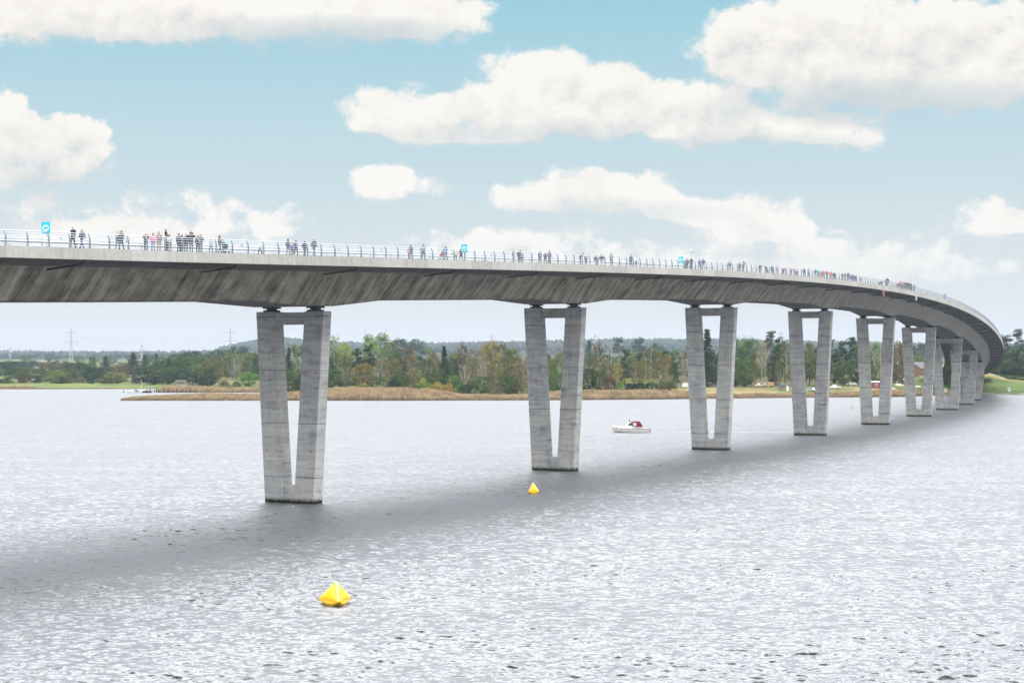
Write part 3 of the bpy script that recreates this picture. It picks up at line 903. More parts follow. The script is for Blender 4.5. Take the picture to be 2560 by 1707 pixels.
# ------------------------------------------------------------------ people
def eval_mesh(me, voxel=None, ratio=1.0, smooth=True):
    """fuse overlapping pieces into one continuous surface"""
    o = bpy.data.objects.new('tmp', me); COL.objects.link(o)
    if voxel:
        r = o.modifiers.new('r', 'REMESH'); r.mode = 'VOXEL'; r.voxel_size = voxel; r.use_smooth_shade = True
    if ratio < 1.0:
        d = o.modifiers.new('d', 'DECIMATE'); d.ratio = ratio
    dg = bpy.context.evaluated_depsgraph_get(); dg.update()
    out = bpy.data.meshes.new_from_object(o.evaluated_get(dg))
    bpy.data.objects.remove(o); bpy.data.meshes.remove(me)
    if smooth: out.polygons.foreach_set('use_smooth', [True] * len(out.polygons))
    return out
def neutral():
    P = dict(pel=(0, .0, .95), wst=(0, .0, 1.10), chs=(0, .01, 1.30), nck=(0, .01, 1.47), hed=(0, -.01, 1.58), tilt=(0, 0))
    for sd, n in ((1, 'l'), (-1, 'r')):
        P[n + 'sh'] = (.185 * sd, .01, 1.42); P[n + 'el'] = (.245 * sd, .05, 1.14); P[n + 'wr'] = (.245 * sd, -.03, .90)
        P[n + 'hi'] = (.095 * sd, 0, .93); P[n + 'kn'] = (.105 * sd, -.02, .50); P[n + 'an'] = (.11 * sd, .03, .08); P[n + 'to'] = (.125 * sd, -.13, .035)
    return P
def pose(kind):
    P = neutral()
    if kind == 'walk':
        P.update(lkn=(.10, -.17, .53), lan=(.10, -.27, .10), lto=(.11, -.42, .07), rkn=(-.10, .07, .50), ran=(-.10, .31, .15), rto=(-.11, .19, .035),
                 lel=(.25, .13, 1.17), lwr=(.25, .16, .93), rel=(-.25, -.05, 1.15), rwr=(-.23, -.23, .97))
    elif kind == 'stroll':
        P.update(rkn=(-.10, -.13, .52), ran=(-.10, -.17, .09), rto=(-.11, -.32, .05), lkn=(.10, .04, .50), lan=(.10, .19, .11), lto=(.11, .05, .035),
                 rel=(-.25, .10, 1.16), rwr=(-.26, .06, .92), lel=(.25, -.02, 1.14), lwr=(.24, -.16, .95))
    elif kind == 'rail':
        P.update(lel=(.27, -.08, 1.17), lwr=(.20, -.30, 1.12), rel=(-.27, -.08, 1.17), rwr=(-.20, -.30, 1.12))
    elif kind == 'carry':
        P.update(lel=(.36, -.10, 1.46), lwr=(.17, -.17, 1.60), rel=(-.36, -.10, 1.46), rwr=(-.17, -.17, 1.60))
    elif kind == 'point':
        P.update(rel=(-.34, -.22, 1.40), rwr=(-.36, -.47, 1.42), lel=(.25, -.04, 1.14), lwr=(.20, -.22, 1.08))
    elif kind == 'phone':
        P.update(rel=(-.24, -.14, 1.20), rwr=(-.10, -.26, 1.40), lel=(.24, -.14, 1.20), lwr=(.10, -.26, 1.40))
    elif kind == 'lean':
        P.update(wst=(0, -.03, 1.09), chs=(0, -.14, 1.26), nck=(0, -.26, 1.38), hed=(0, -.37, 1.45), lsh=(.185, -.22, 1.35), rsh=(-.185, -.22, 1.35),
                 lel=(.26, -.30, 1.10), lwr=(.15, -.44, 1.14), rel=(-.26, -.30, 1.10), rwr=(-.15, -.44, 1.14))
    elif kind == 'push':
        P.update(rkn=(-.10, -.14, .52), ran=(-.10, -.20, .09), rto=(-.11, -.35, .05), lan=(.10, .2, .11), lto=(.11, .06, .035),
                 lel=(.25, -.06, 1.16), lwr=(.22, -.36, 1.04), rel=(-.25, -.06, 1.16), rwr=(-.22, -.36, 1.04))
    elif kind == 'sit':
        P.update(lhi=(.09, -.02, .93), lkn=(.16, -.36, .84), lan=(.15, -.38, .46), lto=(.15, -.52, .40), rhi=(-.09, -.02, .93), rkn=(-.16, -.36, .84), ran=(-.15, -.38, .46), rto=(-.15, -.52, .40),
                 lel=(.24, -.10, 1.18), lwr=(.13, -.30, 1.08), rel=(-.24, -.10, 1.18), rwr=(-.13, -.30, 1.08))
    for k in list(P): P[k] = Vector(P[k]) if k != 'tilt' else P[k]
    return P
def body_parts(kind, bulk=1.0):
    P = pose(kind); V = Vector
    b = MB()
    up = (P['hed'] - P['nck']).normalized()
    b.tube([P['pel'] - V((0, 0, .07)), P['pel'], P['wst'], P['chs'], P['nck'] - up * .05], [(.13, .10), (.16, .115), (.135, .10), (.165, .115), (.10, .08)], 14)
    b.tube([P['nck'] - up * .08, P['nck'] + up * .06], .055, 10)
    hc = P['hed'] + up * .055
    b.ball(hc, (.078, .095, .115), 14, 10)
    b.ball(hc + V((0, -.03, -.065)), (.055, .06, .05), 10, 7)          # jaw
    b.tube([hc + V((0, -.085, .005)), hc + V((0, -.118, -.03)), hc + V((0, -.09, -.04))], [.012, .018, .012], 6)   # nose
    for sd in (-1, 1): b.ball(hc + V((sd * .08, .01, -.01)), (.012, .022, .032), 6, 5)      # ears
    b.tube([hc + V((-.022, -.088, -.062)), hc + V((.022, -.088, -.062))], .009, 6)    # lips
    for n, sd in (('l', 1), ('r', -1)):
        b.tube([P[n + 'sh'] - V((sd * .06, 0, .0)), P[n + 'sh'], P[n + 'el'], P[n + 'wr']], [.06, .056, .042, .029], 10)
        fwd = (P[n + 'wr'] - P[n + 'el']).normalized()
        side = V((sd, 0, 0)); side = (side - fwd * side.dot(fwd)).normalized()
        nrm = fwd.cross(side)
        wide = nrm if kind in ('stand', 'walk', 'stroll') else side
        curl = -side if kind in ('stand', 'walk', 'stroll') else V((0, 0, -1))
        pc = P[n + 'wr'] + fwd * .055
        b.tube([P[n + 'wr'] - fwd * .01, pc - fwd * .02, pc + fwd * .045], [(.024, .024), (.036, .02), (.036, .017)] if False else [.026, .031, .028], 10)
        for i, ln in enumerate((.066, .076, .072, .056)):
            r0 = pc + fwd * .035 + wide * ((i - 1.5) * .019)
            r1 = r0 + fwd * ln * .55 + curl * .008
            b.tube([r0, r1, r1 + fwd * ln * .35 + curl * .022], [.0095, .009, .0075], 6)
        t0 = pc - fwd * .012 - wide * .024
        b.tube([t0, t0 + fwd * .03 - wide * .022, t0 + fwd * .055 - wide * .018 + curl * .01], [.012, .0105, .009], 6)
        b.tube([P[n + 'hi'] + V((0, 0, .02)), P[n + 'hi'] - V((0, 0, .06)), P[n + 'kn'], P[n + 'kn'] * .6 + P[n + 'an'] * .4 + V((0, .015, 0)), P[n + 'an']], [.085, .088, .056, .054, .036], 10)
        b.tube([P[n + 'an'] - V((0, 0, .0)), P[n + 'an'] * .35 + P[n + 'to'] * .65, P[n + 'to']], [.042, .038, .026], 8)
    body = eval_mesh(b.mesh('person', SKIN, False, False), .0085, .16)
    body.materials.clear(); body.materials.append(SKIN); body.materials.append(EYE)
    bm = bmesh.new(); bm.from_mesh(body)
    for sd in (-1, 1):
        e = bmesh.ops.create_uvsphere(bm, u_segments=8, v_segments=6, radius=.0135)
        bmesh.ops.translate(bm, verts=e['verts'], vec=hc + V((sd * .031, -.084, .012)))
        for v in e['verts']:
            for f in v.link_faces: f.material_index = 1
    bm.to_mesh(body); bm.free()
    j = MB()
    k = 1.0 + .12 * bulk
    j.tube([P['pel'] - V((0, 0, .06)), P['pel'] + V((0, 0, .03)), P['wst'], P['chs'], P['nck'] - up * .075, P['nck'] - up * .0], [(.185 * k, .14 * k), (.185 * k, .14 * k), (.165 * k, .135 * k), (.185 * k, .145 * k), (.14, .105), (.075, .075)], 16)
    for n, sd in (('l', 1), ('r', -1)):
        j.tube([P[n + 'sh'] - V((sd * .08, 0, .01)), P[n + 'sh'] + V((sd * .008, 0, 0)), P[n + 'el'], P[n + 'el'] * .1 + P[n + 'wr'] * .9], [.075, .08 * k, .064 * k, .048], 10)
    jacket = eval_mesh(j.mesh('jacket', CLOTH, False, False), .022, .8)
    t = MB()
    t.tube([P['pel'] + V((0, 0, .05)), P['pel'] - V((0, 0, .08))], [(.165, .12), (.17, .125)], 14)
    for n, sd in (('l', 1), ('r', -1)):
        t.tube([P[n + 'hi'] + V((0, 0, .04)), P[n + 'hi'] - V((0, 0, .07)), P[n + 'kn'], P[n + 'an'] + V((0, 0, .0))], [.098, .103, .076, .060], 10)
    trousers = eval_mesh(t.mesh('trousers', CLOTH, False, False), .022, .8)
    shoes = []
    for n in ('l', 'r'):
        s = MB()
        s.tube([P[n + 'an'] + V((0, .05, -.03)), P[n + 'an'] + V((0, .0, -.028)), P[n + 'an'] * .3 + P[n + 'to'] * .7, P[n + 'to'] + (P[n + 'to'] - P[n + 'an']).normalized() * .03], [.04, .052, .046, .026], 10)
        shoes.append(s.mesh('shoe', DARK, True))
    hs = MB(); hs.ball(hc + V((0, .016, .018)), (.088, .100, .112), 14, 10, zmin=-.28)
    short = hs.mesh('hair', HAIRM, True)
    hl = MB(); hl.ball(hc + V((0, .018, .016)), (.092, .104, .116), 14, 10, zmin=-.35)
    hl.tube([hc + V((0, .05, .03)), hc + V((0, .075, -.10)), hc + V((0, .085, -.24))], [(.085, .06), (.095, .05), (.07, .03)], 10)
    long_ = hl.mesh('hair', HAIRM, True)
    cp = MB(); cp.ball(hc + V((0, .01, .03)), (.094, .108, .10), 14, 10, zmin=-.1); cp.ball(hc + V((0, -.10, .03)), (.07, .06, .012), 10, 5)
    cap = cp.mesh('cap', CLOTH, True)
    hd = MB(); hd.ball(hc + V((0, .02, .01)), (.115, .12, .145), 14, 10); hood = hd.mesh('hood', CLOTH, True)
    bk = MB(); bc = P['chs'] + V((0, .22, -.06))
    bk.ball(bc, (.16, .10, .24), 12, 8); bk.ball(bc + V((0, .06, -.08)), (.12, .07, .11), 10, 6)
    pack = bk.mesh('backpack', CLOTH, True)
    sc = MB(); sc.tube([P['nck'] + V((.09 * cos(q), .01 + .09 * sin(q), -.01)) for q in [2 * pi * i / 12 for i in range(13)]], .04, 8); sc.ball(P['chs'] + V((.03, -.15, .02)), (.05, .03, .14), 8, 6)
    scarf = sc.mesh('scarf', CLOTH, True)
    ct = MB(); ct.tube([P['wst'] + V((0, 0, .1)), P['pel'], P['pel'] - V((0, 0, .32))], [(.19, .15), (.21, .165), (.235, .20)], 14)
    coat = ct.mesh('coat_skirt', CLOTH, True)
    return dict(body=body, jacket=jacket, trousers=trousers, shoes=shoes, short=short, long=long_, cap=cap, hood=hood, pack=pack, scarf=scarf, coat=coat)
_kits = {}
def kit(kind):
    if kind not in _kits: _kits[kind] = body_parts(kind)
    return _kits[kind]
C = dict(navy=(.012, .018, .04), black=(.010, .010, .012), jeans=(.05, .115, .24), ljeans=(.22, .34, .46), grey=(.16, .165, .17), lgrey=(.40, .41, .42), pink=(.62, .22, .38), olive=(.16, .14, .04),
         purple=(.15, .07, .17), lilac=(.33, .17, .40), blue=(.02, .10, .42), mblue=(.045, .12, .28), denim=(.10, .20, .32), pale=(.48, .64, .70), cyan=(.0, .42, .55), green=(.02, .25, .13), dgreen=(.02, .06, .04),
         teal=(.03, .13, .18), red=(.55, .02, .03), orange=(.65, .09, .03), maroon=(.10, .008, .03), beige=(.50, .40, .32), brown=(.10, .06, .035), khaki=(.34, .29, .22), white=(.72, .72, .72), yellow=(.62, .50, .05),
         lime=(.45, .62, .08), tan=(.33, .24, .15), violet=(.24, .18, .50), sky=(.20, .38, .62), gg=(.12, .16, .14), skin=(.5, .31, .22))
HC_ = dict(grey=(.30, .29, .28), white=(.55, .54, .52), brown=(.065, .035, .018), dark=(.012, .010, .010), blond=(.40, .26, .11), bald=None, red=(.20, .06, .02))
N_PEOPLE = 0
def person(px, head_y, label, jk, tr, hair, kind='stand', face='f', u=None, z=None, s=None, extras=(), foot_y=None, hgt=None, group='people walking across the bridge', style='short'):
    """px: photo column; head_y: photo row of the top of the head (gives the height)"""
    global N_PEOPLE
    if u is None: u = B - .85 - (.5 * random.random() if True else 0)
    if s is None: s = s_of_px(px, u)
    p = bp(s, u, 0.03)
    if z is not None: p.z = z
    k = kit(kind)
    top = 1.75
    if hgt is None:
        hgt = z_at(head_y, p.y) - p.z
        if kind == 'lean': hgt *= 1.09
        hgt = max(.85, min(2.0, hgt))
    sc = hgt / top
    a = path(s)[2]
    rz = dict(f=atan2(p.x, p.y) * -1.0 + random.uniform(-.35, .35), b=pi - .3 + random.uniform(-.3, .3), t=-a + random.uniform(-.15, .15), w=pi - a + random.uniform(-.15, .15), r=pi / 2 + random.uniform(-.3, .1), l=-pi / 2 + random.uniform(-.2, .3))[face]
    o = link('person', k['body'], None, p, rz)
    wd = sc ** .7 * random.uniform(.96, 1.06)
    o.scale = (wd, wd, sc)
    tag(o, label, 'person', group)
    def ch(nm, me, col):
        c = link(nm, me, o)
        if col: c.color = (*col, 1)
        return c
    ch('jacket', k['jacket'], C[jk])
    ch('trousers', k['trousers'], C[tr]); ch('shoe', k['shoes'][0], None); ch('shoe', k['shoes'][1], None)
    if HC_.get(hair): ch('hair', k[style], HC_[hair])
    for e in extras:
        n, c = e.split(':')
        ch({'pack': 'backpack', 'coat': 'coat_skirt'}.get(n, n), k[n], C[c])
    N_PEOPLE += 1
    return o
G1 = 'people on the bridge left of the first pier'
G2 = 'people on the bridge between the first and second piers'
G3 = 'people on the bridge between the second and third piers'
G4 = 'people on the bridge beyond the third pier'
pp = person
pp(182.5, 566, 'tall bald person in navy zip jacket and black trousers near the leftmost teal sign', 'navy', 'black', 'bald', 'stroll', 't', group=G1)
pp(204.8, 572.5, 'grey haired person in navy jacket and blue jeans walking beside a taller bald person', 'navy', 'jeans', 'grey', 'walk', 't', group=G1)
pp(294.6, 577.5, 'grey haired person with open dark jacket over pale shirt and bright blue jeans', 'navy', 'jeans', 'grey', 'stroll', 't', group=G1, extras=('scarf:white',))
pp(303.5, 576.8, 'dark haired person in black, half hidden behind one in bright blue jeans', 'black', 'black', 'brown', 'stroll', 't', u=B - 1.9, group=G1)
pp(365, 581, 'white haired person in black jacket and navy trousers beside a pink jacket', 'black', 'navy', 'white', 'phone', 'f', group=G1)
pp(382.6, 582.5, 'brown haired person in a pink jacket and pale jeans at the railing', 'pink', 'ljeans', 'brown', 'stand', 'f', group=G1, style='long')
pp(397, 579.2, 'brown haired person in a grey hooded top behind the pink jacket', 'grey', 'tan', 'brown', 'stand', 'f', u=B - 1.9, group=G1)
a8 = pp(417, 582.5, 'person in olive green jacket carrying a child in a dark hood on the shoulders', 'olive', 'black', 'brown', 'carry', 'r', group=G1)
pp(424, 586.5, 'person in a pale grey hooded jacket standing right of the olive green jacket', 'lgrey', 'grey', 'brown', 'rail', 'f', group=G1, style='long', u=B - .7)
pp(447, 583.5, 'broad person in navy jacket seen from behind, near the child in purple', 'navy', 'navy', 'brown', 'stand', 'b', group=G1)
pp(455, 587, 'brown haired person almost hidden behind a broad navy jacket', 'black', 'black', 'brown', 'stand', 'b', u=B - 2.0, group=G1)
pp(465, 585, 'person in dark navy jacket turned away just left of raised elbows', 'navy', 'navy', 'grey', 'stand', 'b', group=G1)
a14 = pp(478, 583.5, 'person in black jacket with raised elbows holding a child in purple on the shoulders', 'black', 'jeans', 'brown', 'carry', 'f', group=G1)
pp(494.5, 587, 'grey haired person in dark jacket just right of raised elbows', 'black', 'navy', 'grey', 'stand', 'f', u=B - 1.8, group=G1)
pp(501.5, 586, 'brown haired person in black jacket at the right end of the crowded group', 'black', 'grey', 'brown', 'rail', 'f', group=G1)
pp(527.5, 595.5, 'short blond person in a pale grey jacket alone behind the railing', 'lgrey', 'grey', 'blond', 'stroll', 't', group=G1)
pp(549, 589, 'person with long dark hair, navy jacket and jeans left of a turquoise pack', 'navy', 'jeans', 'dark', 'push', 'r', group=G1, style='long')
pp(557.5, 598, 'person wearing a bright turquoise backpack beside a pram', 'teal', 'grey', 'dark', 'stand', 'l', group=G1, extras=('pack:cyan',))
pp(650.4, 600, 'person in a long pale blue coat and dark leggings walking alone', 'pale', 'black', 'blond', 'stroll', 't', group=G1, extras=('coat:pale',))
# children riding on shoulders
def rider(base, dz, label, jk, tr, hair, extras=(), style='short', dpx=0.0, group=G1):
    k = kit('sit'); sc = .60
    f = Vector((sin(base.rotation_euler.z), -cos(base.rotation_euler.z), 0))
    loc = base.location + Vector((dpx, 0, base.scale.z * 1.50 - sc * .86)) - f * .09
    o = link('person', k['body'], None, loc, base.rotation_euler.z); o.scale = (sc, sc, sc)
    tag(o, label, 'person', group)
    for nm, me, col in (('jacket', k['jacket'], C[jk]), ('trousers', k['trousers'], C[tr]), ('shoe', k['shoes'][0], None), ('shoe', k['shoes'][1], None)):
        c = link(nm, me, o)
        if col: c.color = (*col, 1)
    if HC_.get(hair): c = link('hair', k[style], o); c.color = (*HC_[hair], 1)
    for e in extras:
        n, cc = e.split(':'); c = link(n, k[n], o); c.color = (*C[cc], 1)
rider(a8, 0, 'small child in dark hood and navy jacket riding on the shoulders of the olive jacket', 'navy', 'navy', 'bald', ('hood:black',))
rider(a14, 0, 'small blond child in purple jacket riding on the shoulders between raised elbows', 'purple', 'jeans', 'blond')
pp(720, 597.6, 'person in dark jacket and green scarf with dark hood above the first pier', 'black', 'grey', 'grey', 'stroll', 'w', group=G1, extras=('scarf:green', 'hood:grey'))
pp(730, 608.5, 'small child in bright blue jacket between a green scarf and a lilac jacket', 'blue', 'navy', 'brown', 'walk', 'w', group=G1, u=B - 1.6)
pp(739.7, 600.6, 'person in lilac jacket with a dark backpack and black trousers', 'lilac', 'black', 'brown', 'stroll', 'w', group=G1, extras=('pack:black',))
pp(761.4, 603, 'slim person all in black walking right of the lilac jacket', 'black', 'black', 'dark', 'walk', 'w', u=B - 1.8, group=G2)
pp(785, 597.2, 'tall person in black jacket and bright blue jeans striding away above the first pier', 'black', 'jeans', 'grey', 'walk', 'w', group=G2)
pp(1027.5, 613, 'long dark haired person in navy and red jacket with jeans', 'navy', 'jeans', 'dark', 'stroll', 'w', group=G2, style='long', extras=('scarf:red',))
pp(1023, 616, 'blond person in pink half hidden behind a navy and red jacket', 'pink', 'grey', 'blond', 'stand', 'w', u=B - 2.0, group=G2)
pp(1058.7, 611, 'dark haired person in pale denim jacket and black trousers seen from behind', 'denim', 'black', 'dark', 'stroll', 'w', group=G2)
a30 = pp(1114, 614.5, 'person in mid blue jacket and jeans pushing a black pram', 'mblue', 'jeans', 'brown', 'push', 't', group=G2)
pp(1141, 623.5, 'pale headed person in a beige coat beside a green balloon', 'beige', 'grey', 'bald', 'stand', 'l', group=G2, extras=('coat:beige',))
pp(1152.5, 621, 'person with long red brown hair in black coat under the middle teal sign', 'black', 'black', 'red', 'stroll', 'w', group=G2, style='long', extras=('coat:black',))
pp(1283, 624.5, 'grey haired person in grey green jacket reaching one arm to the right', 'gg', 'grey', 'grey', 'point', 'r', group=G3)
pp(1297.5, 624.5, 'blond person in navy jacket and black trousers above the second pier', 'navy', 'black', 'blond', 'stand', 'b', group=G3, style='long')
pp(1301.5, 625.5, 'dark haired person partly hidden behind a blond head', 'lgrey', 'black', 'dark', 'stand', 'b', u=B - 2.0, group=G3)
pp(1349.7, 628, 'brown haired person in long black coat above the second pier walking alone', 'black', 'black', 'brown', 'stroll', 'w', group=G3, extras=('coat:black',))
pp(1363, 630.5, 'slim person in navy just left of blue shorts', 'navy', 'navy', 'red', 'stroll', 'w', group=G3, u=B - 1.6)
o = pp(1373.5, 626.5, 'broad person in black jacket and blue shorts with bare legs', 'black', 'jeans', 'brown', 'stroll', 'w', group=G3)
pp(1450.5, 631.8, 'red haired person in maroon jacket and black trousers bending over the railing', 'maroon', 'black', 'red', 'lean', 'r', group=G3)
pp(1465, 636.5, 'person in yellow and blue jacket right of the maroon jacket', 'mblue', 'navy', 'brown', 'stand', 'f', group=G3, extras=('scarf:yellow',))
pp(1488.7, 639, 'dark haired person in navy jacket with patterned trousers', 'navy', 'khaki', 'brown', 'walk', 'w', group=G3)
pp(1493.5, 636, 'pale blond person behind the patterned trousers', 'lgrey', 'grey', 'blond', 'stand', 'w', u=B - 2.1, group=G3)
pp(1504, 634.8, 'person in black jacket and pale blue jeans seen from behind', 'black', 'ljeans', 'brown', 'walk', 'w', group=G3)
pp(1528, 632.6, 'person in dark cap and charcoal jacket facing the railing', 'grey', 'grey', 'bald', 'rail', 'f', group=G3, extras=('cap:black',))
pp(1577.5, 636, 'person in navy jacket with a backpack walking hand in hand with a child', 'navy', 'black', 'brown', 'stroll', 't', group=G3, extras=('pack:navy',))
pp(1590.7, 640, 'child in pale blue jacket beside a navy jacket and backpack', 'pale', 'black', 'red', 'walk', 't', group=G3, style='long')
pp(1711.5, 651, 'child in green jacket under the third teal sign', 'green', 'black', 'blond', 'stand', 'f', group=G3)
pp(1717.5, 645, 'person in blue scarf and black clothes behind a green jacket', 'black', 'black', 'blond', 'stand', 'f', u=B - 1.9, group=G3, extras=('scarf:blue',))
pp(1728, 644.8, 'person in dark navy jacket beside the black weather mast cabinet', 'navy', 'black', 'tan', 'stand', 'w', group=G3)
pp(1748.7, 646, 'bald person in bright blue jacket above the third pier', 'blue', 'jeans', 'bald', 'stroll', 't', group=G3)
pp(1758.3, 646.2, 'dark haired person in black beside a bright blue jacket', 'black', 'khaki', 'dark', 'stroll', 't', group=G3)
pp(1824, 651.5, 'person in teal jacket and beige trousers walking alone beyond the third pier', 'teal', 'khaki', 'bald', 'stroll', 'w', group=G4)
pp(1849, 655, 'person in navy looking over the railing left of an outstretched arm', 'navy', 'navy', 'dark', 'rail', 'f', group=G4)
pp(1859, 653.3, 'person in dark clothes stretching one arm out to the right', 'dgreen', 'navy', 'dark', 'point', 'r', group=G4)
# the far half: small figures, many of them in groups
far_list = [
 (1900.8, 659.5, 'bald person in navy jacket and black trousers, first of the far line of walkers', 'navy', 'black', 'bald', 'stroll', 't'),
 (1914.5, 663, 'grey haired person in dark jacket with swinging arm beside a small child', 'black', 'grey', 'grey', 'walk', 't'),
 (1918.5, 671.5, 'small child in black beside a grey haired walker', 'black', 'black', 'dark', 'walk', 't'),
 (1930, 663, 'person in steel teal jacket and navy trousers in the far line of walkers', 'teal', 'navy', 'brown', 'stroll', 'w'),
 (1942.5, 662.5, 'person in pale grey jacket and pale trousers in the far line of walkers', 'lgrey', 'ljeans', 'red', 'stroll', 'w'),
 (1958.7, 669.5, 'child in maroon jacket left of a pale beige figure', 'maroon', 'maroon', 'blond', 'stroll', 't'),
 (1965.8, 667, 'person in pale beige jacket right of a maroon child', 'beige', 'ljeans', 'bald', 'stroll', 't'),
 (1977.8, 668.5, 'person in sand brown jacket and black trousers left of a violet jacket', 'tan', 'black', 'brown', 'stroll', 't'),
 (1986, 670, 'person in violet jacket above the fourth pier', 'violet', 'navy', 'blond', 'stroll', 't'),
 (1991.5, 676, 'small child in black right of the violet jacket', 'black', 'black', 'dark', 'walk', 't'),
 (2010.7, 670, 'person in dark green jacket left of a light blue one', 'dgreen', 'black', 'red', 'stroll', 'w'),
 (2021.6, 669.5, 'dark haired person in light blue jacket in the far line', 'sky', 'navy', 'dark', 'stroll', 'w'),
 (2038.6, 671.5, 'person in navy beside the turquoise jacket in the far line', 'navy', 'grey', 'dark', 'stroll', 't'),
 (2046.3, 673, 'person in turquoise jacket left of the red jackets', 'cyan', 'black', 'dark', 'stroll', 't'),
 (2054, 677, 'person in pale red jacket, leftmost of three red ones', 'red', 'grey', 'blond', 'stroll', 't'),
 (2059.3, 675.5, 'person in bright red jacket and maroon trousers, middle of three red ones', 'red', 'maroon', 'red', 'stroll', 't'),
 (2067.5, 676.5, 'person in black jacket with white top between red jackets', 'black', 'black', 'blond', 'stroll', 't'),
 (2078, 677, 'person in long orange red coat, rightmost of the red figures', 'orange', 'grey', 'red', 'stroll', 't'),
 (2083.5, 680, 'person in dark red jacket just behind an orange red coat', 'maroon', 'navy', 'brown', 'stroll', 'w'),
 (2086.5, 681, 'person in black right of the dark red jacket', 'black', 'navy', 'dark', 'stroll', 'w'),
 (2105.7, 681.5, 'person in mid grey jacket, first of a grey group above the fifth pier', 'grey', 'grey', 'blond', 'stroll', 't'),
 (2112.5, 681, 'dark haired person in blue grey left of a tall navy figure', 'denim', 'jeans', 'dark', 'stroll', 't'),
 (2120.2, 680, 'tall broad person in navy standing out of a group above the fifth pier', 'navy', 'navy', 'red', 'stand', 'f'),
 (2126, 687, 'child in bright blue jacket right of a tall navy figure', 'blue', 'jeans', 'brown', 'stroll', 't'),
 (2131.8, 684.5, 'dark haired person in black jacket right of the bright blue child', 'black', 'black', 'dark', 'stroll', 't'),
 (2139, 686.5, 'person in dark teal jacket at the right of the fifth pier group', 'teal', 'black', 'bald', 'stroll', 't'),
 (2150.8, 692.5, 'small child in plum coat trailing the fifth pier group', 'purple', 'grey', 'bald', 'walk', 't'),
 (2198.5, 705, 'small child in dark green low behind the railing near the red mark', 'dgreen', 'dgreen', 'dark', 'stand', 'f'),
 (2205, 701.5, 'child in dark red just left of the pole with the red mark', 'maroon', 'grey', 'red', 'stand', 'f'),
 (2218.6, 693.5, 'tall person in navy right of the pole with the red mark', 'navy', 'maroon', 'dark', 'stand', 'f'),
 (2214.8, 696, 'person in dusky purple beside the tall navy figure at the red mark', 'purple', 'maroon', 'red', 'stand', 'f'),
 (2237, 710, 'small child in lime yellow vest low behind the railing', 'lime', 'lime', 'blond', 'stand', 'f'),
 (2241.5, 711, 'small child in green right of the lime yellow vest', 'green', 'grey', 'blond', 'stand', 'f'),
 (2246.3, 706, 'person in faded navy left of the crowd under the tall thin mast', 'navy', 'navy', 'dark', 'stand', 'b'),
 (2252, 701.5, 'person in red and navy leading the crowd under the tall thin mast', 'red', 'navy', 'red', 'stand', 'b'),
 (2256, 704.5, 'pale haired person behind the red and navy leader of the mast crowd', 'grey', 'navy', 'blond', 'stand', 'b'),
 (2260.3, 702.5, 'person in dark green hood in the crowd under the tall mast', 'dgreen', 'black', 'dark', 'stand', 'b'),
 (2265, 705, 'person in black right of the dark green hood', 'black', 'black', 'red', 'stand', 'b'),
 (2269.5, 704.5, 'pale haired person in black at the middle of the mast crowd', 'black', 'navy', 'grey', 'stand', 'b'),
 (2274.8, 705, 'red haired person in black left of the tall navy crowd figure', 'black', 'black', 'red', 'stand', 'b'),
 (2279.2, 704, 'tall dark haired person in navy at the right of the mast crowd', 'navy', 'grey', 'dark', 'stand', 'r'),
 (2286, 709.5, 'auburn haired person in slate jacket beside the white hanging mark', 'grey', 'grey', 'red', 'stroll', 'w'),
 (2362, 731.5, 'dark haired person in pale blue clothes alone on the far curve', 'denim', 'sky', 'dark', 'stroll', 'w'),
]
for (px, hy, lb, jk, tr, hr, kd, fc) in far_list:
    pp(px, hy, lb, jk, tr, hr, kd, fc, group=G4, u=B - .75 - .7 * random.random())

# prams
def make_pram(px, label, body_c, u=B - .9):
    s = s_of_px(px, u); p = bp(s, u, .03); a = path(s)[2]
    r = empty('pram', p, -a + 0.2)
    tag(r, label, 'pram', 'prams on the bridge')
    m = MB()
    m.tube([(-.26, 0, .62), (-.1, 0, .5), (.12, 0, .5), (.3, 0, .62)], [(.05, .16), (.2, .17), (.2, .17), (.08, .16)], 12)
    m.box((0, 0, .58), (.62, .36, .14))
    m.build('basket', CLOTH, r, rz=pi / 2).color = (*C[body_c], 1)
    h = MB(); h.ball((0, .16, .66), (.2, .24, .26), 12, 8, zmin=0.0); h.build('canopy', CLOTH, r, smooth=True).color = (*C['black'], 1)
    f = MB()
    for sd in (-.22, .22):
        f.tube([(sd, -.32, .12), (sd, .3, .82), (sd, .5, 1.02)], .014, 6); f.tube([(sd, .32, .12), (sd, -.18, .55)], .014, 6)
    f.tube([(-.22, .5, 1.02), (.22, .5, 1.02)], .018, 6); f.build('frame', STEEL, r)
    for sx_ in (-.24, .24):
        for sy_ in (-.32, .32):
            w_ = MB(); w_.tube([(sx_ - .02, sy_, .12), (sx_ + .02, sy_, .12)], .12, 14); w_.build('wheel', DARK, r)
make_pram(1104.6, 'black pram with red blanket pushed by the mid blue jacket', 'red')
make_pram(563, 'black pram beside the turquoise backpack', 'black')
# green balloon on a string
r = empty('balloon', bp(s_of_px(1130.5, B - 1.0), B - 1.0, .3)); tag(r, 'small bright green balloon beside a beige coat', 'balloon')
m = MB(); zb_ = z_at(633.8, r.location.y) - r.location.z
m.ball((0, 0, zb_), (.13, .13, .16), 12, 9); m.build('skin', plain('green_latex', (.03, .62, .12), .3, 0, .03), r, smooth=True)
m = MB(); m.tube([(0, 0, zb_ - .15), (.03, 0, .1), (0, 0, -.2)], .006, 4); m.build('string', WHITE, r)

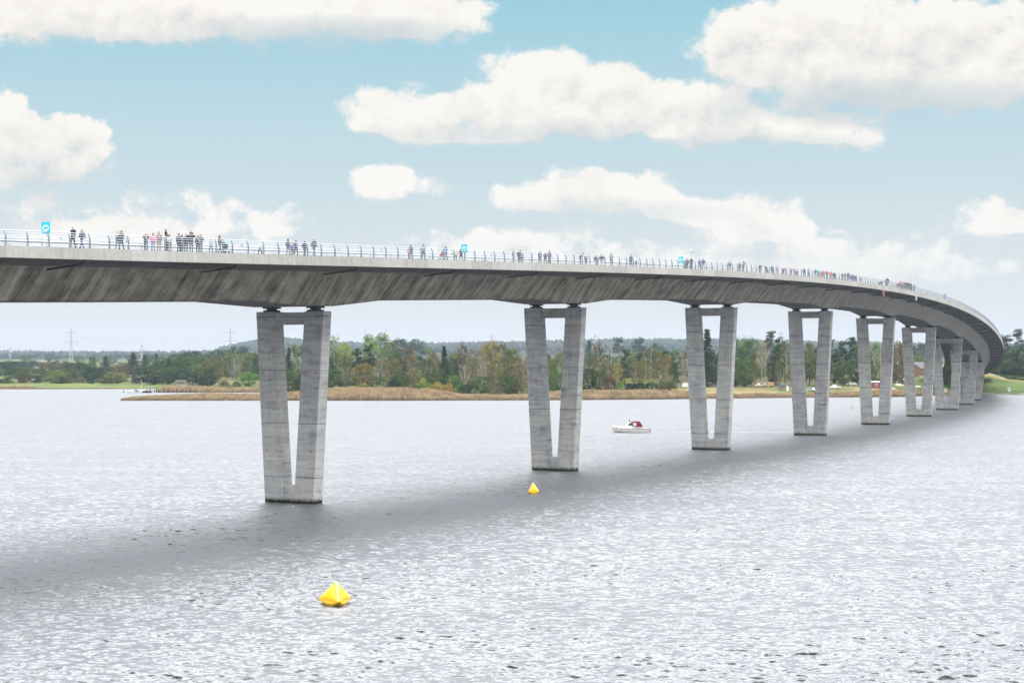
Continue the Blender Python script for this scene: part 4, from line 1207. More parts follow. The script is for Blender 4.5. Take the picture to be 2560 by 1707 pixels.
# ------------------------------------------------------------------ signs and masts on the bridge
def teal_sign(px, top_y, label, tilt):
    s = s_of_px(px, B - .35); p = bp(s, B - .45, 0.03)
    zt = z_at(top_y, p.y) - p.z
    r = empty('banner_sign', p, -atan2(p.x, p.y) - .05)
    tag(r, label, 'sign', 'teal event signs on the bridge railing')
    M = Matrix.Translation((0, 0, zt - .46)) @ Matrix.Rotation(tilt, 4, 'Y')
    m = MB(); m.box((0, 0, 0), (.68, .03, .92), M=M); m.build('board', TEAL, r)
    m = MB(); n = 28
    def T(x, y, z): return M @ Vector((x, y, z))
    vs = [T(.245 * cos(2 * pi * i / n), -.022, .245 * sin(2 * pi * i / n) - .02) for i in range(n)] + [T(.245 * cos(2 * pi * i / n), -.015, .245 * sin(2 * pi * i / n) - .02) for i in range(n)]
    m.add(vs, [tuple(range(n))[::-1], tuple(range(n, 2 * n))] + [(i, (i + 1) % n, n + (i + 1) % n, n + i) for i in range(n)])
    m.build('roundel', WHITE, r)
    m = MB()
    pl = [(-.17, .085), (.0, .085), (.18, .13), (.19, .06), (.03, .05), (.195, .035), (.185, -.06), (.02, -.085), (-.165, -.135)]
    vs = [T(x, -.029, z - .02) for x, z in pl] + [T(x, -.0225, z - .02) for x, z in pl]; q = len(pl)
    m.add(vs, [tuple(range(q)), tuple(range(2 * q - 1, q - 1, -1))] + [(i, (i + 1) % q, q + (i + 1) % q, q + i) for i in range(q)])
    m.build('emblem', TEAL, r)
    m = MB(); m.tube([(.1, .03, 0), (.1, .03, zt - .5)], .02, 8); m.build('post', STEEL, r)
teal_sign(116.5, 555.3, 'leftmost teal sign board with a white round emblem above the railing', -.05)
teal_sign(1163, 611, 'middle teal sign board with a white round emblem above the railing', -.03)
teal_sign(1704, 642.2, 'farthest teal sign board with a white round emblem beside a weather mast', -.04)
def weather_mast(px, top_y, label, cab):
    s = s_of_px(px, B - .3); p = bp(s, B - .4, .03)
    zt = z_at(top_y, p.y) - p.z
    r = empty('weather_mast', p, -path(s)[2]); tag(r, label, 'mast', 'masts on the bridge')
    m = MB(); m.tube([(0, 0, 0), (0, 0, zt)], [.045, .025] if cab else [.03, .015], 8); m.build('pole', STEEL if cab else WHITE, r)
    m = MB(); m.tube([(0, 0, zt - .45), (.45, 0, zt - .40)], .02, 6); m.box((.45, 0, zt - .33), (.12, .12, .14)); m.build('sensor_arm', STEEL, r)
    m = MB(); m.tube([(0, 0, zt - .12), (0, 0, zt + .08)], [.09, .05], 10); m.build('sensor_head', WHITE, r, smooth=True)
    if cab:
        m = MB(); m.box((0, 0, .68), (.26, .22, 1.36)); m.box((0, 0, 1.38), (.30, .26, .05)); m.build('cabinet', DARK, r)
weather_mast(1730.3, 625, 'weather mast with side arm and black cabinet beyond the farthest teal sign', True)
weather_mast(2283, 656, 'tall thin mast standing above the crowd near the fifth pier', False)
def nav_mark(px, y0, y1, label, m1, colname):
    s = s_of_px(px, B + .15); p = bp(s, B + .18, -.1)
    r = empty('navigation_mark', p, -path(s)[2]); tag(r, label, 'navigation mark', 'marks hanging from the bridge edge')
    zt, zb = z_at(y0, p.y) - p.z, z_at(y1, p.y) - p.z
    m = MB(); m.tube([(-.12, 0, zt), (-.12, 0, zb * .55)], .05, 8); m.tube([(.12, 0, zt * .9), (.12, 0, zb * .55)], .05, 8); m.box((0, 0, -.5), (.4, .2, .12)); m.build('bracket', RAIL, r)
    m = MB(); m.tube([(0, 0, zb * .52), (0, 0, zb)], .17, 12); m.box((0, 0, zb * .5), (.55, .4, .12)); m.build('day_mark', m1, r)
nav_mark(2208.3, 700, 740, 'hanging navigation mark with red and white lower tube on the bridge edge', plain('pale_red_paint', (.62, .22, .20), .4), 'red')
nav_mark(2290, 714, 751, 'hanging navigation mark with white lower tube on the bridge edge', WHITE, 'white')

# ------------------------------------------------------------------ trees and shrubs
def leaf(mb, c, size, rnd, flat=0.0):
    """one small bent leaf cluster"""
    n = Vector((rnd.gauss(0, 1), rnd.gauss(0, 1), rnd.gauss(0, 1) + flat)).normalized()
    a = n.orthogonal().normalized(); a.rotate(Matrix.Rotation(rnd.uniform(0, 6.28), 3, n)); b = n.cross(a)
    s = size * rnd.uniform(.6, 1.3); t = s * rnd.uniform(.5, .9)
    i = len(mb.v)
    mb.v += [tuple(c + a * s), tuple(c + b * t + n * s * .25), tuple(c - a * s), tuple(c - b * t + n * s * .2)]
    mb.f.append((i, i + 1, i + 2, i + 3)); mb.m.append(0)
def clump(mb, c, r, n, size, rnd, shell=.45, flat=0.0):
    for _ in range(n):
        d = Vector((rnd.gauss(0, 1), rnd.gauss(0, 1), rnd.gauss(0, 1))).normalized()
        k = rnd.uniform(shell, 1.0) ** .6
        rr = r if hasattr(r, '__len__') else (r, r, r)
        leaf(mb, c + Vector((d.x * rr[0], d.y * rr[1], d.z * rr[2])) * k, size, rnd, flat)
def limbs(mb, rnd, base_r, h0, h1, n, spread, up, lean=0.0, tip=.02):
    """a tapered trunk with limbs; heights in units of the tree height (20 m)"""
    top = Vector((lean, rnd.uniform(-.3, .3), h1))
    mid = Vector((lean * .4 + rnd.uniform(-.25, .25), rnd.uniform(-.25, .25), h1 * .5))
    mb.tube([(0, 0, -1.0), (0, 0, .3), mid, top], [base_r * 1.25, base_r, base_r * .7, tip + base_r * .15], 7)
    for i in range(n):
        t = rnd.uniform(h0, .96)
        z = h1 * t
        p = Vector((0, 0, .3)).lerp(mid, min(1, t * 2)) if t < .5 else mid.lerp(top, (t - .5) * 2)
        a = rnd.uniform(0, 6.28); L_ = spread * (1.15 - .6 * t) * rnd.uniform(.6, 1.1)
        e = p + Vector((cos(a) * L_, sin(a) * L_, L_ * up * rnd.uniform(.5, 1.3)))
        m = p.lerp(e, .5) + Vector((0, 0, -L_ * .08))
        mb.tube([p, m, e], [base_r * .42 * (1.1 - t * .6), base_r * .25, tip * .6], 5)
        for _ in range(2):
            b = rnd.uniform(0, 6.28); k = L_ * .4
            q = m.lerp(e, rnd.uniform(.2, .9))
            mb.tube([q, q + Vector((cos(b) * k, sin(b) * k, k * up))], [base_r * .14, tip * .4], 4)
def proto(kind, seed):
    """crown and trunk meshes of a tree 20 m tall (a shrub: 5 m)"""
    rnd = random.Random(seed * 7 + 3)
    cr, tr = MB(), MB()
    if kind == 'broad':
        limbs(tr, rnd, .38, .22, 15.5, 12, 5.5, .9)
        for i in range(76):
            th = rnd.uniform(0, 6.28); z = rnd.uniform(-1, 1); rr = sqrt(max(0, 1 - z * z)) * rnd.uniform(.55, 1.0)
            c = Vector((cos(th) * rr * 5.6, sin(th) * rr * 5.6, 10.4 + z * 8.6 + rnd.uniform(-.6, .6)))
            clump(cr, c, rnd.uniform(1.1, 2.2), 36, .36, rnd, .3)
    elif kind == 'airy':
        limbs(tr, rnd, .34, .25, 18.5, 16, 4.2, 1.5)
        for i in range(64):
            th = rnd.uniform(0, 6.28); t = rnd.uniform(.08, 1.0); rad = 4.6 * (1 - abs(t - .5) * 1.05) * rnd.uniform(.35, 1.05)
            c = Vector((cos(th) * rad, sin(th) * rad, 20 * t - .8))
            clump(cr, c, (rnd.uniform(.8, 1.5), rnd.uniform(.8, 1.5), rnd.uniform(1.0, 1.9)), 34, .32, rnd, .2)
    elif kind == 'birch':
        limbs(tr, rnd, .26, .35, 18.5, 14, 3.6, 1.3, rnd.uniform(-.6, .6))
        for i in range(60):
            th = rnd.uniform(0, 6.28); t = rnd.uniform(.28, 1.0); rad = 4.3 * (1.05 - t * .75) * rnd.uniform(.3, 1.1) + .3
            c = Vector((cos(th) * rad, sin(th) * rad, 19.5 * t - .3 * rad))
            clump(cr, c, (.75, .75, rnd.uniform(1.1, 2.0)), 22, .27, rnd, .1)
    elif kind == 'weep':
        limbs(tr, rnd, .30, .35, 18.0, 12, 4.0, 1.2)
        for i in range(105):
            th = rnd.uniform(0, 6.28); t = rnd.uniform(.12, 1.0); rad = 4.9 * (1 - max(0, t - .5) * 1.5) * rnd.uniform(.4, 1.0)
            c = Vector((cos(th) * rad, sin(th) * rad, 19.0 * t))
            clump(cr, c, (.6, .6, rnd.uniform(1.4, 2.6)), 24, .26, rnd, .1)
    elif kind == 'spruce':
        tr.tube([(0, 0, -1), (0, 0, 0), (0, 0, 19.6)], [.36, .32, .03], 7)
        z = 2.2
        while z < 19.6:
            R_ = 4.0 * (1 - (z / 20.2) ** 1.1) + .15
            nb = 8 if z < 14 else 6
            for i in range(nb):
                th = rnd.uniform(0, 6.28); L_ = R_ * rnd.uniform(.65, 1.12)
                for q in range(5):
                    f = (q + .6) / 5
                    c = Vector((cos(th) * L_ * f, sin(th) * L_ * f, z - .42 * L_ * f + .25 * f * f * L_))
                    clump(cr, c, (.42 + .2 * L_ * .3, .42 + .2 * L_ * .3, .28), 7, .25, rnd, .2, 1.2)
            z += .78 if z < 14 else .62
    elif kind == 'pine':
        lean = rnd.uniform(-.8, .8)
        limbs(tr, rnd, .33, .55, 18.6, 10, 3.8, .55, lean)
        for i in range(30):
            th = rnd.uniform(0, 6.28); t = rnd.uniform(.52, 1.0); rad = 4.0 * (1.25 - t) * 1.35 * rnd.uniform(.25, 1.1)
            c = Vector((lean * t + cos(th) * rad, sin(th) * rad, 19.6 * t))
            clump(cr, c, (rnd.uniform(1.0, 1.8), rnd.uniform(1.0, 1.8), rnd.uniform(.5, .95)), 52, .29, rnd, .2, .8)
    elif kind == 'bare':
        limbs(tr, rnd, .20, .30, 18.5, 15, 4.6, 1.5, rnd.uniform(-.8, .8))
        for i in range(9):
            a = rnd.uniform(0, 6.28); p = Vector((0, 0, rnd.uniform(3, 8))); e = p + Vector((cos(a) * 3.6, sin(a) * 3.6, rnd.uniform(7, 10.5)))
            m = p.lerp(e, .5) + Vector((cos(a) * .6, sin(a) * .6, -.5))
            tr.tube([p, m, e], [.12, .08, .025], 6)
            for _ in range(5):
                b = rnd.uniform(0, 6.28); q = m.lerp(e, rnd.uniform(0, 1)); tr.tube([q, q + Vector((cos(b) * 1.3, sin(b) * 1.3, 1.6))], [.05, .012], 4)
        for i in range(26):
            th = rnd.uniform(0, 6.28); t = rnd.uniform(.45, 1.0); rad = 4.4 * rnd.uniform(.3, 1.0)
            clump(cr, Vector((cos(th) * rad, sin(th) * rad, 19 * t)), (1.1, 1.1, 1.1), 15, .15, rnd, 0)
    elif kind == 'bush':
        for i in range(7):
            a = rnd.uniform(0, 6.28); tr.tube([(0, 0, -.4), (cos(a) * .6, sin(a) * .6, 1.6), (cos(a) * 1.5, sin(a) * 1.5, 3.4)], [.10, .07, .02], 5)
        for i in range(40):
            th = rnd.uniform(0, 6.28); z = rnd.uniform(-.2, 1); rr = sqrt(max(0, 1 - z * z)) * rnd.uniform(.4, 1.0)
            c = Vector((cos(th) * rr * 3.0, sin(th) * rr * 3.0, .9 + z * 3.4 + rnd.uniform(-.3, .3)))
            clump(cr, c, rnd.uniform(.55, 1.05), 34, .21, rnd, .3)
    a = cr.mesh('crown', LEAF, False, False)
    b = tr.mesh('trunk', BARK, True, True)
    return a, b
PROTO = {}
NVAR = dict(broad=4, airy=2, birch=2, weep=2, spruce=2, pine=3, bare=2, bush=3)
HALFW = dict(broad=6.6, airy=4.6, birch=4.2, weep=5.0, spruce=3.7, pine=4.3, bare=4.6, bush=3.6)
def get_proto(kind, k):
    k = k % NVAR[kind]
    if (kind, k) not in PROTO: PROTO[(kind, k)] = proto(kind, sum(map(ord, kind)) + k * 13)
    return PROTO[(kind, k)]
TC = dict(dark=(.022, .040, .018), green=(.042, .075, .022), mid=(.060, .088, .030), light=(.105, .145, .045), olive=(.085, .088, .030), yellow=(.165, .135, .032), orange=(.145, .11, .032), brown=(.092, .078, .042), red=(.072, .045, .032),
          blue=(.030, .052, .034), bright=(.07, .14, .03), pink=(.11, .092, .06), tan=(.115, .105, .055), lime=(.13, .16, .03))
TW = dict(dark='dark', green='green', mid='mid green', light='pale green', olive='olive green', yellow='yellowing', orange='orange tinged', brown='brown', red='russet', blue='blue green', bright='bright green', pink='pinkish bare', tan='tan', lime='lime green')
NAMES = dict(broad='broadleaf_tree', airy='tall_airy_tree', birch='birch_tree', weep='weeping_birch_tree', spruce='spruce_tree', pine='pine_tree', bare='bare_tree', bush='bush')
KW = dict(broad='round crowned tree', airy='tall airy tree', birch='birch with pale trunk', weep='weeping birch', spruce='pointed spruce', pine='flat topped pine', bare='bare branched pale tree', bush='shrub')
TREES = []
def tree(kind, px, ytop, w, Y, tone, trunk=None, note=None):
    """px: photo column, ytop: photo row of the top, w: crown width in photo pixels, Y: distance"""
    if px < 660 and kind == 'broad' and note != 'far': w *= 1.3
    TREES.append([kind, px, ytop, w, Y, tone, trunk, note])
T = tree
# the shore and meadow on the left
T('broad', 12, 903, 46, 1160, 'dark'); T('broad', 44, 902, 44, 1180, 'blue'); T('bush', 57, 936, 24, 960, 'red'); T('bush', 95, 941, 24, 965, 'dark'); T('broad', 140, 925, 44, 950, 'light', note='low willow'); T('broad', 163, 927, 30, 960, 'olive')
T('broad', 125, 906, 50, 1250, 'brown'); T('broad', 188, 904, 52, 1050, 'dark'); T('broad', 215, 903, 55, 1070, 'green'); T('broad', 240, 921, 36, 1040, 'dark'); T('bush', 228, 944, 22, 955, 'green'); T('spruce', 264, 889, 34, 1300, 'dark')
T('spruce', 333, 880, 44, 1200, 'dark'); T('spruce', 362, 886, 36, 1230, 'dark'); T('spruce', 391, 882, 28, 1260, 'blue'); T('bush', 258, 948, 28, 955, 'brown'); T('broad', 293, 929, 46, 950, 'olive'); T('broad', 262, 922, 30, 1240, 'red'); T('broad', 318, 911, 44, 1180, 'red')
T('bush', 335, 946, 26, 960, 'brown'); T('broad', 352, 918, 50, 935, 'blue'); T('broad', 385, 915, 52, 930, 'dark'); T('broad', 420, 918, 48, 925, 'green'); T('broad', 455, 920, 46, 925, 'blue'); T('broad', 410, 892, 54, 1150, 'mid'); T('broad', 440, 884, 56, 1200, 'blue'); T('broad', 470, 880, 50, 1180, 'dark')
T('pine', 490, 876, 40, 1150, 'dark'); T('broad', 505, 904, 62, 900, 'mid'); T('broad', 530, 893, 46, 900, 'olive'); T('birch', 556, 892, 40, 870, 'olive', 'w'); T('bare', 584, 893, 36, 865, 'pink', 'w'); T('birch', 600, 898, 34, 870, 'brown', 'w'); T('broad', 540, 873, 50, 1150, 'blue'); T('broad', 570, 872, 50, 1180, 'mid'); T('broad', 596, 864, 56, 1200, 'dark')
T('broad', 628, 880, 54, 1050, 'mid'); T('broad', 520, 930, 36, 860, 'dark'); T('bush', 560, 949, 40, 830, 'olive'); T('broad', 622, 928, 44, 850, 'bright'); T('bush', 592, 952, 30, 830, 'green'); T('spruce', 655, 878, 30, 1000, 'blue'); T('broad', 482, 920, 40, 900, 'blue'); T('bush', 500, 950, 30, 880, 'dark')
# behind the first pier
T('broad', 700, 872, 56, 900, 'mid'); T('spruce', 722, 866, 36, 850, 'blue'); T('broad', 745, 858, 52, 950, 'mid'); T('bush', 738, 935, 34, 700, 'tan'); T('broad', 722, 925, 56, 690, 'green'); T('broad', 760, 930, 50, 690, 'dark'); T('broad', 690, 900, 50, 820, 'olive')
# the wood between the first and second piers
T('airy', 830, 838, 52, 900, 'light'); T('broad', 862, 857, 60, 950, 'lime'); T('broad', 850, 885, 56, 820, 'mid'); T('broad', 820, 895, 50, 760, 'dark'); T('pine', 893, 870, 44, 760, 'dark'); T('pine', 921, 860, 40, 770, 'dark'); T('airy', 925, 834, 50, 980, 'light'); T('airy', 952, 831, 56, 1000, 'light'); T('broad', 975, 850, 50, 1060, 'mid')
T('broad', 1000, 846, 62, 1500, 'blue'); T('broad', 1040, 846, 60, 1520, 'blue'); T('broad', 975, 858, 46, 1500, 'blue'); T('airy', 1016, 868, 60, 780, 'brown'); T('birch', 1078, 869, 46, 740, 'olive', 'w'); T('spruce', 1110, 862, 46, 760, 'dark'); T('airy', 1155, 861, 50, 780, 'olive'); T('airy', 1188, 874, 44, 770, 'brown')
T('broad', 1226, 853, 64, 800, 'yellow'); T('broad', 1252, 857, 50, 820, 'olive'); T('broad', 1282, 869, 60, 790, 'olive'); T('broad', 908, 909, 62, 715, 'orange'); T('birch', 955, 893, 46, 715, 'pink'); T('broad', 985, 897, 46, 730, 'olive'); T('broad', 1035, 920, 48, 705, 'tan'); T('broad', 1002, 928, 50, 690, 'green'); T('bush', 985, 940, 44, 682, 'dark')
T('broad', 1094, 918, 44, 705, 'green'); T('bush', 1058, 945, 44, 690, 'lime'); T('bush', 1092, 954, 60, 672, 'yellow'); T('bush', 1120, 957, 44, 672, 'orange'); T('broad', 1137, 937, 44, 688, 'bright'); T('broad', 1206, 939, 56, 683, 'green'); T('broad', 1272, 938, 50, 683, 'green'); T('bush', 1292, 940, 46, 682, 'olive'); T('bare', 1163, 908, 34, 690, 'pink', 'w'); T('bare', 1204, 893, 34, 695, 'pink', 'w')
T('bare', 866, 916, 34, 688, 'pink', 'w'); T('bare', 937, 913, 26, 695, 'pink', 'w'); T('birch', 1240, 892, 44, 720, 'olive'); T('broad', 1066, 895, 50, 740, 'mid'); T('broad', 1130, 893, 46, 745, 'dark'); T('broad', 836, 922, 56, 690, 'green'); T('broad', 866, 930, 50, 690, 'mid'); T('broad', 945, 938, 48, 690, 'green'); T('bush', 905, 957, 60, 672, 'lime'); T('bush', 945, 960, 46, 672, 'light'); T('bush', 1165, 958, 50, 675, 'dark'); T('bush', 1240, 958, 44, 675, 'brown'); T('bush', 830, 958, 44, 678, 'green'); T('bush', 1045, 960, 46, 676, 'green')
T('broad', 1175, 900, 50, 735, 'tan'); T('birch', 1215, 905, 40, 715, 'brown'); T('broad', 1302, 893, 46, 740, 'pink')
# behind the second pier and on to the third
T('airy', 1340, 868, 44, 780, 'dark'); T('broad', 1365, 880, 44, 760, 'olive'); T('broad', 1380, 905, 40, 720, 'mid'); T('broad', 1352, 930, 44, 690, 'green'); T('broad', 1392, 928, 40, 690, 'mid'); T('birch', 1415, 885, 38, 720, 'olive')
T('spruce', 1473, 850, 40, 1500, 'blue'); T('pine', 1546, 842, 40, 1400, 'blue'); T('broad', 1598, 844, 44, 1350, 'blue'); T('broad', 1640, 858, 50, 1300, 'blue'); T('birch', 1494, 857, 46, 760, 'brown', 'w'); T('bare', 1530, 861, 46, 745, 'pink', 'w'); T('pine', 1566, 872, 38, 715, 'dark', 'g'); T('pine', 1586, 880, 30, 712, 'olive', 'g'); T('birch', 1625, 868, 66, 712, 'olive', 'w'); T('weep', 1648, 878, 50, 722, 'olive', 'w'); T('birch', 1668, 887, 40, 725, 'orange')
T('broad', 1450, 890, 46, 730, 'tan'); T('broad', 1470, 920, 46, 700, 'dark'); T('broad', 1500, 923, 48, 700, 'green'); T('bush', 1526, 940, 40, 686, 'red'); T('bush', 1548, 955, 34, 684, 'bright'); T('broad', 1440, 925, 40, 695, 'dark'); T('pine', 1690, 905, 36, 715, 'dark', 'g'); T('bush', 1672, 950, 50, 698, 'mid'); T('bush', 1644, 957, 36, 696, 'olive'); T('pine', 1722, 857, 46, 760, 'brown', 'g'); T('bare', 1708, 880, 34, 730, 'brown', 'w'); T('pine', 1692, 936, 26, 695, 'green'); T('broad', 1555, 900, 46, 740, 'mid'); T('broad', 1515, 895, 46, 745, 'tan'); T('broad', 1610, 905, 50, 750, 'olive'); T('broad', 1580, 915, 46, 735, 'dark')
T('birch', 1546, 905, 34, 705, 'yellow'); T('bush', 1600, 957, 44, 700, 'green')
# right of the third pier
T('spruce', 1767, 819, 62, 770, 'dark'); T('pine', 1752, 870, 36, 760, 'dark'); T('broad', 1790, 880, 50, 790, 'dark'); T('broad', 1768, 935, 40, 730, 'dark'); T('broad', 1852, 841, 62, 790, 'mid'); T('broad', 1878, 846, 60, 780, 'green'); T('broad', 1862, 895, 60, 735, 'green'); T('broad', 1840, 900, 46, 745, 'dark'); T('pine', 1926, 827, 44, 800, 'dark', 'g'); T('bare', 1912, 848, 50, 745, 'brown', 'w'); T('birch', 1905, 855, 46, 760, 'olive'); T('pine', 1885, 878, 28, 722, 'olive', 'r'); T('pine', 1950, 842, 44, 790, 'dark', 'g'); T('weep', 1966, 856, 58, 745, 'olive', 'w'); T('weep', 1985, 870, 46, 750, 'mid')
T('broad', 1935, 890, 56, 800, 'dark'); T('pine', 1945, 870, 36, 770, 'dark', 'g'); T('weep', 2024, 853, 54, 765, 'olive'); T('weep', 2040, 870, 40, 760, 'mid'); T('broad', 2010, 890, 44, 790, 'dark'); T('pine', 2073, 848, 48, 800, 'dark', 'g'); T('pine', 2100, 852, 46, 810, 'dark', 'g'); T('pine', 2130, 842, 54, 800, 'dark'); T('broad', 2085, 890, 50, 820, 'dark'); T('broad', 2110, 898, 54, 762, 'green'); T('pine', 2150, 860, 40, 790, 'green'); T('broad', 2140, 900, 50, 800, 'dark')
T('weep', 2190, 854, 50, 790, 'light'); T('bare', 2200, 862, 44, 785, 'pink', 'w'); T('broad', 2175, 885, 46, 810, 'dark'); T('broad', 2238, 851, 56, 820, 'brown'); T('airy', 2255, 862, 46, 830, 'brown'); T('bush', 2255, 948, 30, 800, 'green'); T('broad', 2225, 900, 46, 830, 'dark'); T('broad', 2300, 858, 60, 1250, 'blue'); T('broad', 2330, 866, 50, 1280, 'mid'); T('broad', 2310, 885, 56, 1150, 'mid'); T('broad', 2285, 888, 46, 1180, 'olive')
T('pine', 2515, 836, 48, 960, 'dark', 'g'); T('pine', 2546, 821, 44, 970, 'blue', 'g'); T('pine', 2495, 850, 44, 990, 'blue'); T('broad', 2535, 872, 66, 930, 'green'); T('broad', 2510, 900, 60, 935, 'brown'); T('broad', 2500, 905, 44, 960, 'orange'); T('broad', 2552, 900, 50, 905, 'dark'); T('bush', 2545, 938, 50, 880, 'green'); T('bush', 2520, 944, 40, 890, 'mid'); T('broad', 2480, 890, 50, 1020, 'dark'); T('broad', 2450, 900, 60, 1080, 'dark'); T('broad', 2415, 900, 60, 1100, 'dark'); T('broad', 2380, 895, 60, 1120, 'dark'); T('bush', 2470, 956, 30, 800, 'brown')
T('broad', 2525, 880, 74, 905, 'dark'); T('broad', 2492, 897, 60, 905, 'green'); T('broad', 2556, 868, 60, 915, 'dark'); T('bush', 2500, 940, 46, 880, 'green'); T('bush', 2532, 946, 40, 872, 'dark'); T('bush', 2556, 946, 40, 865, 'mid')
T('birch', 1612, 893, 50, 700, 'olive', 'w'); T('birch', 1590, 905, 40, 702, 'tan', 'w'); T('bush', 1628, 954, 34, 697, 'mid'); T('bush', 1586, 958, 30, 697, 'dark')
for i in range(24):
    T('bush', 4 + i * 22 + random.Random(i).uniform(-7, 7), 944 + random.Random(i + 50).uniform(-4, 7), 34, 960 + random.Random(i + 90).uniform(-25, 45), ['dark', 'green', 'olive', 'brown', 'dark', 'mid'][i % 6])
# deeper rows that close the wood, and hedgerow trees on the rising land at the left
rt = random.Random(5)
for x in range(395, 690, 24): T(rt.choice(['broad', 'broad', 'airy', 'spruce']), x + rt.uniform(-6, 6), 897 - (x - 395) * .07 + rt.uniform(-5, 5), 48, 1020 + rt.uniform(-40, 60), rt.choice(['dark', 'blue', 'mid', 'green']))
for x in range(835, 1440, 27): T(rt.choice(['broad', 'broad', 'airy', 'birch']), x + rt.uniform(-8, 8), 886 + rt.uniform(-8, 10), 50, 830 + rt.uniform(-30, 60), rt.choice(['dark', 'mid', 'olive', 'brown', 'green', 'tan']))
for x in range(1450, 2260, 27): T(rt.choice(['broad', 'pine', 'airy', 'broad']), x + rt.uniform(-8, 8), 882 + rt.uniform(-8, 10), 52, 850 + rt.uniform(-20, 80), rt.choice(['dark', 'dark', 'mid', 'green', 'olive']))
for i in range(26):
    x = rt.uniform(0, 560); Y = rt.uniform(1700, 2700)
    T('broad', x, z_at(0, 1) * 0 + 893.3 - rt.uniform(0, 8) - (3 if x > 330 else 0), rt.uniform(18, 34), Y, rt.choice(['dark', 'blue', 'mid', 'olive']), note='far')
for i in range(19):
    x = 8 + i * 28 + rt.uniform(-8, 8)
    if i < 9: T('broad', x * 1.1 + 30, 922 + rt.uniform(-6, 6), 44, 1010 + rt.uniform(-20, 60), rt.choice(['dark', 'mid', 'olive', 'green']))
    T('broad', x, 905 + rt.uniform(-5, 7) - (8 if x > 380 else 0), rt.uniform(40, 60), rt.uniform(1250, 1600), rt.choice(['dark', 'blue', 'mid', 'brown', 'green']))
BARKC = {None: (.10, .085, .065), 'w': (.36, .335, .30), 'g': (.17, .145, .12), 'r': (.24, .13, .075)}
GAPS = [(-99, 640, 'left of the first pier'), (640, 815, 'behind the first pier'), (815, 1310, 'between first and second piers'), (1310, 1450, 'behind the second pier'), (1450, 1715, 'between second and third piers'), (1715, 1840, 'behind the third pier'), (1840, 1970, 'between third and fourth piers'), (1970, 2075, 'behind the fourth pier'), (2075, 2255, 'around the fifth pier'), (2255, 2450, 'behind the farthest piers'), (2450, 2700, 'right of the bridge end')]
ORD = ['first', 'second', 'third', 'fourth', 'fifth', 'sixth', 'seventh', 'eighth', 'ninth', 'tenth', 'eleventh', 'twelfth', 'thirteenth', 'fourteenth', 'fifteenth', 'sixteenth', 'seventeenth', 'eighteenth', 'nineteenth', 'twentieth', 'twenty-first', 'twenty-second', 'twenty-third', 'twenty-fourth', 'twenty-fifth', 'twenty-sixth', 'twenty-seventh', 'twenty-eighth', 'twenty-ninth', 'thirtieth', 'thirty-first', 'thirty-second', 'thirty-third', 'thirty-fourth', 'thirty-fifth']
def gap_of(px):
    for a, b, t in GAPS:
        if a <= px < b: return t
    return GAPS[-1][2]
bykey = {}
for t in TREES:
    depth = 'far off' if t[7] == 'far' else ('at the back' if t[4] > 1000 else '')
    key = (TW[t[5]] + ' ' + KW[t[0]] + ('' if t[6] != 'w' or t[0] in ('bare', 'birch') else ' with white trunk'), depth, gap_of(t[1]))
    bykey.setdefault(key, []).append(t)
LAB = {}
for (a, d, g), L_ in bykey.items():
    L_.sort(key=lambda t: t[1])
    for i, t in enumerate(L_):
        s = a + (' ' + d if d else '') + ' ' + g
        if len(L_) > 1: s += ', ' + ('leftmost' if i == 0 else 'rightmost' if i == len(L_) - 1 else ORD[i] + ' from left')
        LAB[id(t)] = s
for i, t in enumerate(TREES):
    kind, px, ytop, wpx, Y, tone, trunk, note = t
    p = at_dist(px, Y); gz = land_h(p.x, p.y); p.z = gz - .05
    H = z_at(ytop, Y) - gz
    H = max(H, 1.5)
    base = 5.0 if kind == 'bush' else 20.0
    top_of = dict(broad=19.9, airy=20.0, birch=19.6, weep=19.6, spruce=19.8, pine=20.0, bare=19.4, bush=4.9)[kind]
    sz_ = H / top_of
    sw = (wpx / F * Y) / 2 / HALFW[kind] * 1.12
    cm, tm = get_proto(kind, i * 5 + int(px))
    r = empty(NAMES[kind], p, rt.uniform(0, 6.28))
    r.scale = (sw, sw, sz_)
    tag(r, LAB[id(t)], 'bush' if kind == 'bush' else 'tree', ('far trees on the rising land' if note == 'far' else 'shrubs along the shore' if kind == 'bush' else 'trees of the shore wood ' + gap_of(px)))
    c = link('crown', cm, r); col = Vector(TC[tone]) * rt.uniform(1.5, 2.1); c.color = (col.x, col.y * rt.uniform(.95, 1.05), col.z, 1)
    b = link('trunk', tm, r); b.color = (*BARKC['w' if kind in ('bare', 'birch') and trunk is None else trunk], 1)

# ------------------------------------------------------------------ wooded ridge far behind: one mass
rr_ = random.Random(9)
fw = MB()
ico = bmesh.new(); bmesh.ops.create_icosphere(ico, subdivisions=1, radius=1.0)
iv = [v.co.copy() for v in ico.verts]; fi = [tuple(v.index for v in f.verts) for f in ico.faces]; ico.free()
for i in range(5200):
    px = rr_.uniform(-250, 2750)
    if 20 < px < 500 and rr_.random() < .45: continue
    Y = RY - abs(rr_.gauss(0, 190)) + 40
    x = (px - CX) / F * Y
    h = land_h(x, Y)
    r_ = rr_.uniform(5.5, 9.5); hh = rr_.uniform(6, 10)
    b = len(fw.v)
    for v in iv:
        k = rr_.uniform(.75, 1.2)
        fw.v.append((x + v.x * r_ * k, Y + v.y * r_ * k, h + 4 + v.z * hh * k))
    for f in fi: fw.f.append(tuple(q + b for q in f)); fw.m.append(0)
FARW = plain('far_forest', (.020, .034, .024), .95, 0, .5, .03)
tag(fw.build('far_forest', FARW, smooth=True, fixnormals=False), 'continuous forest on the hazy blue ridge along the horizon', 'forest', kind='stuff')

